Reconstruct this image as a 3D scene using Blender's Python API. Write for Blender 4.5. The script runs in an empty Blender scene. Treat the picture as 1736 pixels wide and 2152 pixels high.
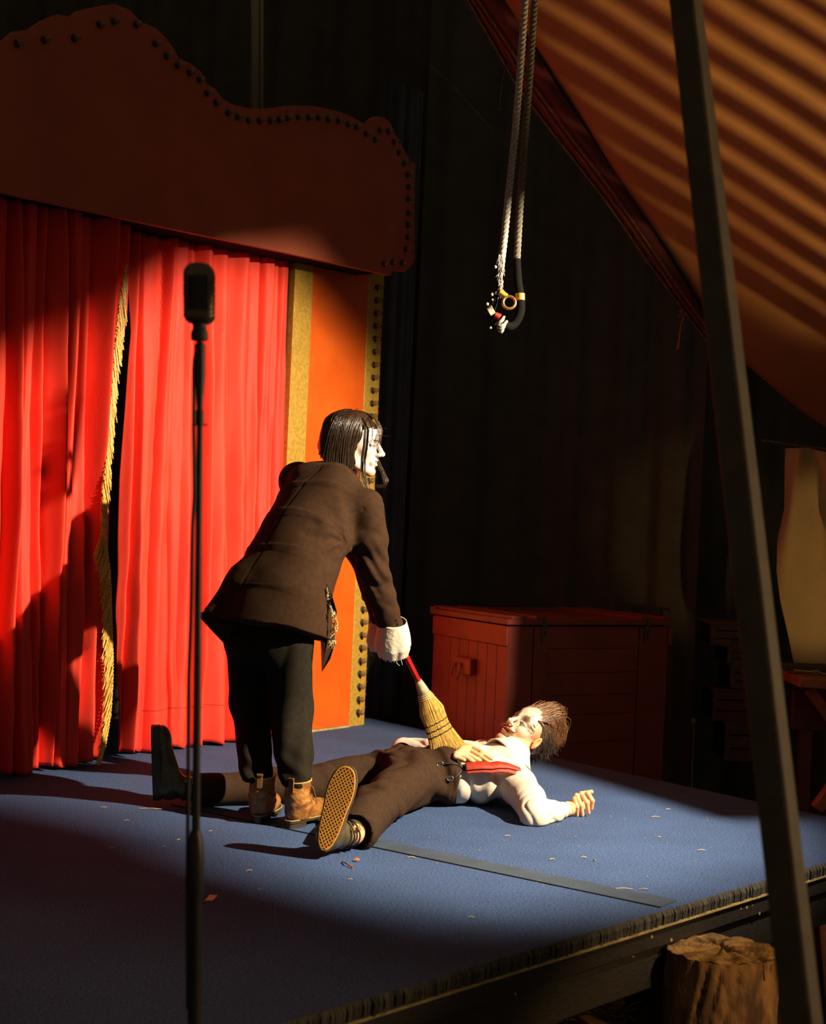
import bpy, math, random, sys
import numpy as np
from mathutils import Vector, Matrix
random.seed(7)
rng = np.random.default_rng(11)
sc = bpy.context.scene
col = sc.collection

# ---------------------------------------------------------------- camera
EYE = 1.05                     # eye height above the stage floor (z = 0)
ROLL = 0.045
FP = 3000.0                    # focal length in pixels of a 1736 x 2152 frame
PX, PY = 868.0, 1120.0
cR, sR = math.cos(ROLL), math.sin(ROLL)
cam_d = bpy.data.cameras.new('camera')
cam = bpy.data.objects.new('camera', cam_d)
col.objects.link(cam)
cam_d.sensor_fit = 'VERTICAL'
cam_d.sensor_height = 36.0
cam_d.lens = FP / 2152.0 * 36.0
cam_d.shift_y = 44.0 / 2152.0
cam_d.clip_start = 0.05
cam.matrix_world = Matrix(((cR, -sR, 0, 0), (0, 0, -1, 0), (sR, cR, 0, EYE), (0, 0, 0, 1)))
cam_d.dof.use_dof = True
cam_d.dof.focus_distance = 5.4
cam_d.dof.aperture_fstop = 4.0
sc.camera = cam

# ---------------------------------------------------------------- world, lights, exposure
sc.view_settings.view_transform = 'Standard'
sc.view_settings.look = 'None'
sc.view_settings.exposure = 0.0
sc.view_settings.gamma = 1.0
sc.view_settings.use_curve_mapping = False
w = bpy.data.worlds.new('dim_tent_air')
sc.world = w
w.use_nodes = True
bg = w.node_tree.nodes['Background']
bg.inputs[0].default_value = (1.0, 0.78, 0.52, 1)
bg.inputs[1].default_value = 0.082


def V(*a):
    return np.array(a, dtype=float)


def spot(name, loc, target, power, color, size, blend, radius):
    d = bpy.data.lights.new(name, 'SPOT')
    d.energy = power
    d.color = color
    d.spot_size = size
    d.spot_blend = blend
    d.shadow_soft_size = radius
    o = bpy.data.objects.new(name, d)
    col.objects.link(o)
    o.location = loc
    o.rotation_euler = (Vector(target) - Vector(loc)).to_track_quat('-Z', 'Y').to_euler()
    return o


KEY = V(2.90, 3.75, 2.75)
KAZ, KEL = math.radians(150), math.radians(-28.5)
spot('key_spotlight', KEY, KEY + V(math.cos(KAZ) * math.cos(KEL), math.sin(KAZ) * math.cos(KEL), math.sin(KEL)), 2550, (1.0, 0.83, 0.58), math.radians(62), 0.6, 0.026)
AMB = V(3.3, 4.5, 0.25)         # amber lamp that throws the slat shadows on the tent roof
spot('amber_spotlight', AMB, (1.35, 6.25, 3.0), 520, (1.0, 0.62, 0.25), math.radians(62), 0.3, 0.015)
spot('added_sheet_fill', (3.7, 5.9, 0.5), (2.35, 8.3, 0.95), 60, (1.0, 0.62, 0.24), math.radians(24), 0.6, 0.03)  # added spot that brightens the hanging sheet
spot('added_pole_fill', (4.5, 2.75, 1.5), (0.72, 2.55, 1.45), 400, (1.0, 0.68, 0.34), math.radians(46), 0.5, 0.04)  # added spot that brightens the right face of the pole
spot('low_amber_lamp', (2.4, 2.5, 1.1), (1.0, 3.75, -0.5), 150, (1.0, 0.62, 0.24), math.radians(34), 0.6, 0.04)


# ---------------------------------------------------------------- geometry helpers
def ray(px, py):
    u = (px - PX) / FP
    v = -(py - PY) / FP
    return V(u * cR - v * sR, 1.0, u * sR + v * cR)


def at(px, py, Y):
    return ray(px, py) * Y + V(0, 0, EYE)


def fl(px, py, z=0.0):
    r = ray(px, py)
    return r * ((z - EYE) / r[2]) + V(0, 0, EYE)


def nrm(a):
    a = np.asarray(a, float)
    return a / (np.linalg.norm(a) + 1e-12)


def new_obj(name, verts, faces, m=None, parent=None, smooth=False):
    me = bpy.data.meshes.new(name)
    me.from_pydata([tuple(map(float, v)) for v in verts], [], faces)
    me.update()
    if smooth:
        me.polygons.foreach_set('use_smooth', [True] * len(me.polygons))
    if m is not None:
        me.materials.append(m)
    o = bpy.data.objects.new(name, me)
    col.objects.link(o)
    if parent is not None:
        o.parent = parent
    return o


def link_copy(src, parent, mw=None):
    o = src.copy()
    col.objects.link(o)
    o.parent = parent
    if mw is not None:
        o.matrix_basis = mw
    return o


def empty(name, label, cat, group=None):
    o = bpy.data.objects.new(name, None)
    col.objects.link(o)
    o.empty_display_size = 0.1
    tag(o, label, cat, group)
    return o


def tag(o, label=None, cat=None, group=None, kind=None):
    if label: o['label'] = label
    if cat: o['category'] = cat
    if group: o['group'] = group
    if kind: o['kind'] = kind
    return o


class MB:
    """collects shapes into one mesh"""
    def __init__(s):
        s.v = []; s.f = []

    def add(s, v, f):
        n = len(s.v)
        s.v.extend([tuple(map(float, p)) for p in v])
        s.f.extend([tuple(i + n for i in q) for q in f])

    def box(s, c, ax, hs, bev=0.0):
        """box with centre c, axes ax (3 rows), half sizes hs, with chamfered edges when bev > 0"""
        c = np.asarray(c, float); ax = [nrm(a) for a in ax]
        if bev <= 0:
            vs = []
            for i in (-1, 1):
                for j in (-1, 1):
                    for k in (-1, 1):
                        vs.append(c + ax[0] * hs[0] * i + ax[1] * hs[1] * j + ax[2] * hs[2] * k)
            s.add(vs, [(0, 1, 3, 2), (4, 6, 7, 5), (0, 4, 5, 1), (2, 3, 7, 6), (0, 2, 6, 4), (1, 5, 7, 3)])
            return
        vs = []; idx = {}
        for i in (-1, 1):
            for j in (-1, 1):
                for k in (-1, 1):
                    for a in range(3):
                        h = [hs[0] - bev, hs[1] - bev, hs[2] - bev]; h[a] = hs[a]
                        idx[(i, j, k, a)] = len(vs)
                        vs.append(c + ax[0] * h[0] * i + ax[1] * h[1] * j + ax[2] * h[2] * k)
        f = []
        def q(*ks):
            f.append(tuple(idx[k] for k in ks))
        for a in range(3):
            for sg in (-1, 1):
                ks = []
                for (p, r) in ((-1, -1), (1, -1), (1, 1), (-1, 1)):
                    t = [0, 0, 0]; t[a] = sg; t[(a + 1) % 3] = p; t[(a + 2) % 3] = r
                    ks.append((*t, a))
                if sg < 0: ks = ks[::-1]
                q(*ks)
        for a in range(3):              # edges parallel to axis a
            b, d = (a + 1) % 3, (a + 2) % 3
            for sb in (-1, 1):
                for sd in (-1, 1):
                    t0 = [0, 0, 0]; t1 = [0, 0, 0]
                    t0[a], t1[a] = -1, 1
                    t0[b] = t1[b] = sb; t0[d] = t1[d] = sd
                    ks = [(*t0, b), (*t1, b), (*t1, d), (*t0, d)]
                    if sb * sd > 0: ks = ks[::-1]
                    q(*ks)
        for i in (-1, 1):
            for j in (-1, 1):
                for k in (-1, 1):
                    ks = [(i, j, k, 0), (i, j, k, 1), (i, j, k, 2)]
                    if i * j * k < 0: ks = ks[::-1]
                    q(*ks)
        s.add(vs, f)

    def beam(s, a, b, wdt, hgt, up=(0, 0, 1), bev=0.0):
        a = np.asarray(a, float); b = np.asarray(b, float)
        d = nrm(b - a); side = nrm(np.cross(d, up)); u2 = np.cross(side, d)
        s.box((a + b) / 2, (d, side, u2), (np.linalg.norm(b - a) / 2, wdt / 2, hgt / 2), bev)

    def tube(s, pts, r, n=8, caps=True, flat=None):
        pts = [np.asarray(p, float) for p in pts]
        m = len(pts)
        rr = r if hasattr(r, '__len__') else [r] * m
        t0 = nrm(pts[1] - pts[0])
        ref = V(0, 0, 1) if abs(t0[2]) < 0.9 else V(1, 0, 0)
        nn = nrm(np.cross(t0, ref))
        vs = []
        for i in range(m):
            if i == 0: t = t0
            elif i == m - 1: t = nrm(pts[-1] - pts[-2])
            else: t = nrm(pts[i + 1] - pts[i - 1])
            nn = nrm(nn - t * np.dot(nn, t))
            bb = np.cross(t, nn)
            for k in range(n):
                a = 2 * math.pi * k / n
                vs.append(pts[i] + (nn * math.cos(a) + bb * math.sin(a)) * rr[i])
        f = []
        for i in range(m - 1):
            for k in range(n):
                k2 = (k + 1) % n
                f.append((i * n + k, i * n + k2, (i + 1) * n + k2, (i + 1) * n + k))
        if caps:
            f.append(tuple(range(n))[::-1]); f.append(tuple((m - 1) * n + k for k in range(n)))
        s.add(vs, f)

    def lathe(s, base, axis, prof, n=20):
        """prof: list of (height, radius)"""
        base = np.asarray(base, float); ax = nrm(axis)
        s.tube([base + ax * h for h, _ in prof], [max(q, 1e-4) for _, q in prof], n)

    def sphere(s, c, r, nu=12, nv=8, ax=None):
        c = np.asarray(c, float)
        r = V(r, r, r) if not hasattr(r, '__len__') else V(*r)
        A = np.array(ax) if ax is not None else np.eye(3)
        vs = []
        for i in range(1, nv):
            th = math.pi * i / nv
            for k in range(nu):
                a = 2 * math.pi * k / nu
                q = V(math.sin(th) * math.cos(a), math.sin(th) * math.sin(a), math.cos(th)) * r
                vs.append(c + q @ A)
        top = len(vs); vs.append(c + V(0, 0, r[2]) @ A); vs.append(c - V(0, 0, r[2]) @ A)
        f = []
        for i in range(nv - 2):
            for k in range(nu):
                k2 = (k + 1) % nu
                f.append((i * nu + k, (i + 1) * nu + k, (i + 1) * nu + k2, i * nu + k2))
        for k in range(nu):
            k2 = (k + 1) % nu
            f.append((top, k, k2)); f.append((top + 1, (nv - 2) * nu + k2, (nv - 2) * nu + k))
        s.add(vs, f)

    def prism(s, poly, ext):
        """poly: list of 3-d points (planar outline), extruded by vector ext"""
        n = len(poly); ext = np.asarray(ext, float)
        vs = [np.asarray(p, float) for p in poly] + [np.asarray(p, float) + ext for p in poly]
        f = [tuple(range(n)), tuple(range(2 * n - 1, n - 1, -1))]
        for i in range(n):
            j = (i + 1) % n
            f.append((i, i + n, j + n, j))
        s.add(vs, f)

    def build(s, name, m=None, parent=None, smooth=False):
        o = new_obj(name, s.v, s.f, m, parent, smooth)
        return o


def smooth_angle(o, deg=40):
    me = o.data
    me.polygons.foreach_set('use_smooth', [True] * len(me.polygons))
    try:
        me.set_sharp_from_angle(angle=math.radians(deg))
    except Exception:
        pass
    return o


# ---------------------------------------------------------------- materials
def mat(name, color, rough=0.7, var=0.0, vscale=8.0, bump=0.0, bscale=60.0, metal=0.0, coat=0.0,
        stretch=None, color2=None, sheen=0.0, spec=None, trans=0.0, sss=0.0, attr=None, detail=4.0):
    m = bpy.data.materials.new(name)
    m.use_nodes = True
    nt = m.node_tree; N = nt.nodes; L = nt.links
    b = N['Principled BSDF']
    b.inputs['Base Color'].default_value = (*color, 1)
    b.inputs['Roughness'].default_value = rough
    b.inputs['Metallic'].default_value = metal
    b.inputs['Coat Weight'].default_value = coat
    b.inputs['Sheen Weight'].default_value = sheen
    b.inputs['Transmission Weight'].default_value = trans
    if spec is not None: b.inputs['Specular IOR Level'].default_value = spec
    if sss > 0:
        b.inputs['Subsurface Weight'].default_value = sss
        b.inputs['Subsurface Radius'].default_value = (0.012, 0.004, 0.002)
        b.inputs['Subsurface Scale'].default_value = 1.0
    tc = N.new('ShaderNodeTexCoord')
    src = tc.outputs['Object']
    if stretch:
        mp = N.new('ShaderNodeMapping')
        mp.inputs['Scale'].default_value = stretch
        L.new(src, mp.inputs[0]); src = mp.outputs[0]
    if attr:
        at_ = N.new('ShaderNodeAttribute'); at_.attribute_name = attr
        base = at_.outputs['Color']
    else:
        base = None
    if var > 0 or color2:
        n = N.new('ShaderNodeTexNoise'); n.inputs['Scale'].default_value = vscale
        n.inputs['Detail'].default_value = detail; n.inputs['Roughness'].default_value = 0.6
        L.new(src, n.inputs['Vector'])
        mx = N.new('ShaderNodeMix'); mx.data_type = 'RGBA'
        c2 = color2 or tuple(c * (1 - var) for c in color)
        rp = N.new('ShaderNodeMapRange'); rp.inputs[1].default_value = 0.38; rp.inputs[2].default_value = 0.62
        L.new(n.outputs[0], rp.inputs[0]); L.new(rp.outputs[0], mx.inputs[0])
        mx.inputs[6].default_value = (*color, 1); mx.inputs[7].default_value = (*c2, 1)
        if base is not None:
            mm = N.new('ShaderNodeMix'); mm.data_type = 'RGBA'; mm.blend_type = 'MULTIPLY'
            mm.inputs[0].default_value = 1.0
            L.new(base, mm.inputs[6]); L.new(mx.outputs[2], mm.inputs[7])
            L.new(mm.outputs[2], b.inputs['Base Color'])
        else:
            L.new(mx.outputs[2], b.inputs['Base Color'])
    elif base is not None:
        L.new(base, b.inputs['Base Color'])
    if bump > 0:
        n2 = N.new('ShaderNodeTexNoise'); n2.inputs['Scale'].default_value = bscale
        n2.inputs['Detail'].default_value = 3.0
        L.new(src, n2.inputs['Vector'])
        bp = N.new('ShaderNodeBump'); bp.inputs['Strength'].default_value = bump
        bp.inputs['Distance'].default_value = 0.01
        L.new(n2.outputs[0], bp.inputs['Height']); L.new(bp.outputs[0], b.inputs['Normal'])
    return m


M = {}
def speckle(m, scale, amt):
    """fine fibre speckle multiplied into the base colour"""
    nt = m.node_tree; N = nt.nodes; L = nt.links; b = N['Principled BSDF']
    src = b.inputs['Base Color'].links[0].from_socket
    tc = N.new('ShaderNodeTexCoord'); n = N.new('ShaderNodeTexNoise'); n.inputs['Scale'].default_value = scale; n.inputs['Detail'].default_value = 2
    L.new(tc.outputs['Object'], n.inputs['Vector'])
    r = N.new('ShaderNodeMapRange'); r.inputs[1].default_value = .32; r.inputs[2].default_value = .68; r.inputs[3].default_value = 1 - amt; r.inputs[4].default_value = 1 + amt
    L.new(n.outputs[0], r.inputs[0])
    v = N.new('ShaderNodeVectorMath'); v.operation = 'SCALE'; L.new(src, v.inputs[0]); L.new(r.outputs[0], v.inputs['Scale']); L.new(v.outputs[0], b.inputs['Base Color'])
M['carpet'] = mat('blue_carpet', (0.038, 0.080, 0.205), 0.95, vscale=2.2, color2=(0.030, 0.064, 0.168), bump=0.5, bscale=420)
speckle(M['carpet'], 150, .65)
M['tape'] = mat('grey_tape', (0.040, 0.062, 0.098), 0.7, var=0.2, vscale=9, bump=0.25, bscale=200)
M['carpet_edge'] = mat('frayed_carpet_edge', (0.10, 0.085, 0.06), 0.95, vscale=40, color2=(0.035, 0.03, 0.028), bump=0.8, bscale=300, stretch=(1, 1, 0.1))
M['black_wood'] = mat('black_painted_wood', (0.022, 0.016, 0.012), 0.6, vscale=30, color2=(0.012, 0.009, 0.008), bump=0.2, bscale=60, stretch=(1, 1, 5))
M['pale_wood'] = mat('pale_raw_wood', (0.50, 0.36, 0.12), 0.8, var=0.4, vscale=20)
M['red_cloth'] = mat('red_curtain_cloth', (0.80, 0.046, 0.018), 0.72, vscale=3, color2=(0.70, 0.028, 0.012), bump=0.12, bscale=24, stretch=(1, 1, 0.35))
M['gold'] = mat('gold_paint', (0.56, 0.34, 0.055), 0.42, vscale=60, color2=(0.42, 0.24, 0.035), bump=0.12, bscale=150, metal=0.25)
M['orange'] = mat('orange_red_panel', (0.66, 0.105, 0.006), 0.42, vscale=5, color2=(0.60, 0.085, 0.005), bump=0.04, bscale=90)
M['header'] = mat('dark_red_header_paint', (0.38, 0.080, 0.030), 0.75, vscale=4, color2=(0.33, 0.066, 0.025), bump=0.08, bscale=120)
M['dark'] = mat('dark_gap_tone', (0.02, 0.016, 0.012), 0.95, spec=0.05)  # near-black put into gaps and the header underside in place of shade
M['fringe'] = mat('gold_bullion_fringe', (0.80, 0.46, 0.07), 0.45, var=0.35, vscale=90)
M['bulb'] = mat('clear_bulb_glass', (0.30, 0.20, 0.10), 0.08, trans=0.55, spec=0.6)
M['socket'] = mat('dark_bulb_socket', (0.02, 0.014, 0.01), 0.5)
M['wire'] = mat('brass_wire', (0.45, 0.28, 0.10), 0.4, metal=0.5)
M['drape'] = mat('black_drape_cloth', (0.085, 0.072, 0.052), 0.95, vscale=6, color2=(0.07, 0.06, 0.044), spec=0.05, bump=0.1, bscale=40)
M['blue_drape'] = mat('blue_black_drape_cloth', (0.075, 0.078, 0.085), 0.95, vscale=6, color2=(0.06, 0.06, 0.065), spec=0.05)
M['trunk'] = mat('lit_red_trunk_paint', (0.30, 0.030, 0.014), 0.5, vscale=9, color2=(0.24, 0.024, 0.012), bump=0.15, bscale=30)  # end face: same trunk, toned redder and lighter for the light it catches
M['trunk_shaded'] = mat('shaded_red_trunk_paint', (0.22, 0.036, 0.018), 0.5, vscale=7, color2=(0.18, 0.028, 0.014), bump=0.15, bscale=30)  # long face and lid: same trunk, shade put into the colour
M['hasp'] = mat('dull_green_brass', (0.13, 0.13, 0.06), 0.4, metal=0.6, var=0.4, vscale=60)
M['brass'] = mat('brass', (0.55, 0.33, 0.10), 0.3, metal=0.8)
M['rope'] = mat('grey_cotton_rope', (0.46, 0.42, 0.36), 0.9, var=0.35, vscale=90, bump=0.4, bscale=400)
M['rope_shaded'] = mat('shaded_grey_rope', (0.16, 0.14, 0.10), 0.9, var=0.35, vscale=90, bump=0.4, bscale=400)  # same rope, toned darker for the unlit rear strand
M['black_tape'] = mat('black_tape', (0.004, 0.0035, 0.003), 0.9, spec=0.1)
M['red_tape'] = mat('red_tape', (0.35, 0.02, 0.01), 0.5)
M['cream_tape'] = mat('cream_ribbed_tape', (0.75, 0.66, 0.48), 0.6, var=0.3, vscale=40)
M['canvas'] = mat('tan_tent_canvas', (0.36, 0.195, 0.07), 0.9, vscale=3.0, color2=(0.31, 0.165, 0.060), spec=0.1, bump=0.12, bscale=12)
M['band'] = mat('maroon_canvas_band', (0.13, 0.022, 0.018), 0.85, vscale=8, color2=(0.10, 0.018, 0.014))
M['edge_cord'] = mat('weathered_cord', (0.20, 0.15, 0.06), 0.85, var=0.5, vscale=30)
M['pole'] = mat('dark_painted_steel_pole', (0.085, 0.064, 0.042), 0.6, vscale=18, color2=(0.065, 0.05, 0.032), spec=0.15, bump=0.1, bscale=30)
M['sheet'] = mat('beige_canvas_sheet', (0.50, 0.36, 0.17), 0.9, vscale=3, color2=(0.44, 0.31, 0.14), bump=0.2, bscale=200)
M['bench'] = mat('orange_brown_wood', (0.36, 0.11, 0.03), 0.6, vscale=14, color2=(0.24, 0.07, 0.02), bump=0.2, bscale=40)
M['crate'] = mat('dark_brown_crate_wood', (0.10, 0.05, 0.025), 0.7, vscale=20, color2=(0.05, 0.026, 0.014), bump=0.3, bscale=50)
M['maroon_wood'] = mat('maroon_board', (0.10, 0.02, 0.016), 0.6, vscale=12, color2=(0.07, 0.015, 0.012))
M['ground'] = mat('dark_trodden_earth', (0.085, 0.055, 0.03), 0.95, vscale=7, color2=(0.035, 0.024, 0.014), bump=1.0, bscale=45, detail=8)
M['straw'] = mat('dry_straw', (0.55, 0.38, 0.14), 0.7, var=0.4, vscale=30)
M['bark'] = mat('pine_bark', (0.28, 0.14, 0.055), 0.85, vscale=16, color2=(0.08, 0.04, 0.02), bump=1.0, bscale=30, stretch=(1, 1, 0.35), detail=8)
M['stump_top'] = mat('weathered_cut_wood', (0.42, 0.23, 0.07), 0.75, vscale=16, color2=(0.13, 0.07, 0.025), bump=0.7, bscale=50, detail=8)
M['plank'] = mat('tan_plank', (0.50, 0.26, 0.09), 0.75, vscale=14, color2=(0.36, 0.18, 0.06), bump=0.3, bscale=60)
M['mic'] = mat('dark_chrome', (0.16, 0.12, 0.07), 0.40, metal=0.85, var=0.3, vscale=30)
M['mic_black'] = mat('black_microphone_grille', (0.010, 0.008, 0.007), 0.7)
M['stand'] = mat('black_stand_paint', (0.012, 0.010, 0.009), 0.45)
M['orange_tape'] = mat('tan_tape', (0.90, 0.50, 0.22), 0.6)
M['leaf'] = mat('dry_orange_leaf', (0.55, 0.16, 0.04), 0.7, var=0.4, vscale=60)
M['grass'] = mat('dull_green_grass', (0.06, 0.08, 0.02), 0.8)

# ================================================================ STAGE FLOOR AND GROUND
F0 = fl(740, 2110); F1 = fl(1615, 1850)
fdir = nrm(F1 - F0)
R0 = fl(860, 1527); R1 = fl(1615, 1690)
rdir = nrm(R1 - R0)
def isect2(p, d, q, e):
    A = np.array([[d[0], -e[0]], [d[1], -e[1]]]); t = np.linalg.solve(A, (q - p)[:2])
    return p + d * t[0]
CR_ = isect2(F0, fdir, R0, rdir)
CR_[2] = 0
WA = fl(250, 1590); WB = fl(760, 1522)
wd = nrm(WB - WA)
wn = V(-wd[1], wd[0], 0)              # points away from the camera
FL = F0 - fdir * 3.6
RB = R0 - rdir * 1.2
BL = WA - wd * 3.6 + wn * 0.8
fin = V(-fdir[1], fdir[0], 0)         # from the front edge into the stage

def slab(poly, z0, z1):
    mb = MB()
    mb.prism([V(p[0], p[1], z0) for p in poly], (0, 0, z1 - z0))
    return mb
poly = [FL, CR_, RB, BL]
floor = slab(poly, -0.05, 0.0).build('floor', M['carpet'])
tag(floor, kind='structure')
# frayed edge of the carpet, a lighter ragged strip of short tufts along the front edge
mb = MB()
L_ = np.linalg.norm(CR_ - FL); n = 900
out = -fin
for i in range(n):
    a = FL + fdir * L_ * i / n; b = FL + fdir * L_ * (i + 1) / n
    z0 = -0.032 - 0.010 * random.random(); o1 = 0.004 + 0.008 * random.random()
    mb.add([a + V(0, 0, 0.003), b + V(0, 0, 0.003), b + out * o1 + V(0, 0, -0.012), a + out * o1 + V(0, 0, -0.012),
            b + out * (o1 * 0.7) + V(0, 0, z0), a + out * (o1 * 0.7) + V(0, 0, z0)],
           [(0, 1, 2, 3)[::-1], (3, 2, 4, 5)[::-1]])
e = mb.build('carpet_edge', M['carpet_edge'], floor); tag(e, 'frayed grey-brown edge of the carpet', kind='stuff')
mb = MB()
o_ = out * 0.002
mb.beam(FL + o_ + V(0, 0, -0.041), CR_ + o_ + V(0, 0, -0.041), 0.012, 0.006)
mb.build('trim_strip', M['pale_wood'], floor)
mb = MB()
mb.beam(FL - out * 0.03 + V(0, 0, -0.075), CR_ - out * 0.03 + V(0, 0, -0.075), 0.05, 0.055, bev=0.003)
mb.build('edge_board', M['black_wood'], floor)
mb = MB()
mb.beam(FL - out * 0.05 + V(0, 0, -0.165), CR_ - out * 0.05 + V(0, 0, -0.165), 0.05, 0.12, bev=0.004)
mb.build('edge_joist', M['black_wood'], floor)
# paint chips on the joist
mb = MB()
for (px, py) in [(1557, 1904), (1569, 1900), (1584, 1917), (1581, 1925), (1605, 1877), (1595, 1868), (1545, 1907), (1460, 1975), (1357, 1965), (1398, 1972), (1330, 2010), (1070, 2085), (1562, 1883), (1607, 1892)]:
    r = ray(px, py)
    q = F0 - out * 0.0245
    t = np.dot(q - V(0, 0, EYE), out) / np.dot(r, out)
    p = V(0, 0, EYE) + r * t
    if p[2] > -0.105: p = p + out * 0.02
    s_ = random.uniform(0.002, 0.0055)
    mb.box(p, (fdir, out, V(0, 0, 1)), (s_, 0.0012, s_ * 0.8))
mb.build('paint_chip', M['pale_wood'], floor)
# legs under the stage
for t in (0.9, 2.6, 4.2, 5.4):
    mb = MB(); p = FL + fdir * t - out * 0.12
    mb.beam(p + V(0, 0, -0.66), p + V(0, 0, -0.06), 0.07, 0.07, up=(1, 0, 0), bev=0.004)
    mb.build('stage_leg', M['black_wood'], floor)
# rear edge: thin reddish board
mb = MB(); mb.beam(RB + V(0, 0, -0.03) , CR_ + V(0, 0, -0.03), 0.03, 0.055, bev=0.002)
mb.build('rear_board', M['bench'], floor)
# grey tape seam over the carpet
T0 = fl(760, 1776); T1 = fl(1388, 1908)
td = nrm(T1 - T0); tn = V(-td[1], td[0], 0)
mb = MB()
k = 40
for i in range(k):
    a = T0 + (T1 - T0) * i / k; b = T0 + (T1 - T0) * (i + 1) / k
    wa = 0.055 + 0.003 * math.sin(i * .7); wb = 0.055 + 0.003 * math.sin((i + 1) * .7)
    mb.add([a + V(0, 0, .0025), b + V(0, 0, .0025), b + tn * wb * 2 + V(0, 0, .0025), a + tn * wa * 2 + V(0, 0, .0025)], [(0, 1, 2, 3)])
mb.build('tape_strip', M['tape'], floor)
mb = MB(); mb.beam(T0 - td * 0.9 + V(0, 0, 0.0016), T1 + V(0, 0, 0.0016), 0.004, 0.003)
mb.build('carpet_seam', M['dark'], floor)

GZ = -0.66
# ground: uneven earth
nx, ny = 120, 90
gx = np.linspace(-5, 8, nx); gy = np.linspace(0.6, 11, ny)
X, Y = np.meshgrid(gx, gy)
Z = GZ + 0.012 * np.sin(X * 5.1 + 1.3 * np.sin(Y * 3)) + 0.010 * np.cos(Y * 6.3 + X * 2.2) + rng.normal(0, 0.004, X.shape)
vs = np.stack([X.ravel(), Y.ravel(), Z.ravel()], 1)
fs = [(j * nx + i, j * nx + i + 1, (j + 1) * nx + i + 1, (j + 1) * nx + i) for j in range(ny - 1) for i in range(nx - 1)]
g = new_obj('ground', vs, fs, M['ground'], smooth=True); tag(g, kind='structure')

# ================================================================ BACK WALL OF BLACK CLOTH
def folded(name, p0, p1, z0, z1, amp, per, m, parent=None, nz=24, nu=None, seed=0, taper=0.0):
    r = np.random.default_rng(seed)
    p0 = np.asarray(p0, float); p1 = np.asarray(p1, float)
    Ln = np.linalg.norm(p1 - p0); d = (p1 - p0) / Ln; nn = V(-d[1], d[0], 0)
    nu = nu or int(Ln / per * 14)
    ph = r.uniform(0, 6.28, 5)
    u = np.linspace(0, 1, nu); z = np.linspace(0, 1, nz)
    U, Zz = np.meshgrid(u, z)
    s = U * Ln
    w1 = s / per * 2 * math.pi + 1.3 * np.sin(s * 2.1 + ph[0]) + 0.25 * np.sin(Zz * 3 + s * 3 + ph[1])
    dep = amp * (np.sin(w1) + 0.35 * np.sin(2.3 * w1 + ph[2])) * (1 - taper * Zz)
    P = p0[None, None] + d[None, None] * s[..., None] + nn[None, None] * dep[..., None]
    P[..., 2] = z0 + (z1 - z0) * Zz
    fs = [(j * nu + i, j * nu + i + 1, (j + 1) * nu + i + 1, (j + 1) * nu + i) for j in range(nz - 1) for i in range(nu - 1)]
    return new_obj(name, P.reshape(-1, 3), fs, m, parent, smooth=True)

bw = folded('wall_back', (-7.2, 10.5, 0), (5.2, 9.4, 0), -0.7, 6.2, 0.05, 0.42, M['drape'], seed=1, nz=8); tag(bw, kind='structure')
bw2 = folded('wall_right', (5.2, 9.4, 0), (7.6, 6.6, 0), -0.7, 3.2, 0.05, 0.42, M['drape'], seed=3, nz=8); tag(bw2, kind='structure')
bw3 = folded('wall_left', (-5.6, 2.2, 0), (-7.2, 10.5, 0), -0.7, 6.2, 0.05, 0.42, M['drape'], seed=4, nz=8); tag(bw3, kind='structure')
dr = folded('black_drape', at(786, 900, 8.1) * V(1, 1, 0), at(862, 900, 8.25) * V(1, 1, 0), 0.0, 3.6, 0.022, 0.10, M['blue_drape'], seed=5, nz=30, nu=90)
tag(dr, 'narrow blue-black cloth drape hanging right behind the bulb-studded gold strip', 'drape')
dr = folded('black_drape', at(868, 900, 9.0) * V(1, 1, 0), at(1480, 900, 8.9) * V(1, 1, 0), -0.6, 4.6, 0.03, 0.33, M['drape'], seed=8, nz=20)
tag(dr, 'wide plain black drape closing off the dark behind the red trunk', 'drape')
mb = MB(); mb.tube([at(536, 250, 8.5), at(536, -300, 8.5)], 0.026, 12); mb.tube([at(550, 250, 8.5), at(550, -300, 8.5)], 0.012, 8)
M['dim_pipe'] = mat('dim_grey_pipe', (0.30, 0.26, 0.16), 0.5)
o = mb.build('rigging_pipe', M['dim_pipe'], smooth=True); tag(o, 'dim upright pipe behind the dip in the scalloped header board', 'pipe')

# ================================================================ PROSCENIUM FRONT
def pw(px, py, off=0.0):
    """point of the picture ray on the plane of the stage front, shifted off metres towards the audience"""
    r = ray(px, py); o = V(0, 0, EYE)
    t = (np.dot(wn, WA) - off - np.dot(wn, o)) / np.dot(wn, r)
    return o + r * t
def W(u, z, off=0.0):
    return WA + wd * u - wn * off + V(0, 0, z)
def uof(p):
    return float(np.dot(p - WA, wd))
pro = empty('proscenium', 'tall red-brown stage front with scalloped header, gold strips and orange panel', 'stage front')
HO = 0.25
outl = [(-330, 150), (-240, 60), (-120, 95), (-60, 118), (0, 92), (30, 66), (62, 62), (92, 42), (122, 30), (150, 36), (166, 22), (200, 14), (240, 8), (272, 20), (296, 46),
        (326, 58), (345, 76), (364, 100), (376, 122), (402, 134), (424, 152), (436, 178), (452, 186), (466, 206), (490, 220), (520, 227), (552, 229), (586, 224), (622, 221), (660, 223), (700, 231),
        (735, 243), (760, 257), (772, 265), (778, 251), (792, 244), (808, 247), (820, 258), (829, 278), (843, 303), (855, 326), (861, 338), (868, 345),
        (869, 420), (868, 500), (866, 545), (860, 562), (850, 571), (838, 569), (823, 570), (822, 579)]
bot = [(600, 531), (300, 468), (0, 404), (-330, 334)]
op = [pw(x, y, HO) for x, y in outl + bot]
mb = MB(); mb.prism(op, wn * 0.025)
hb = mb.build('header_board', M['header'], pro)
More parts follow.
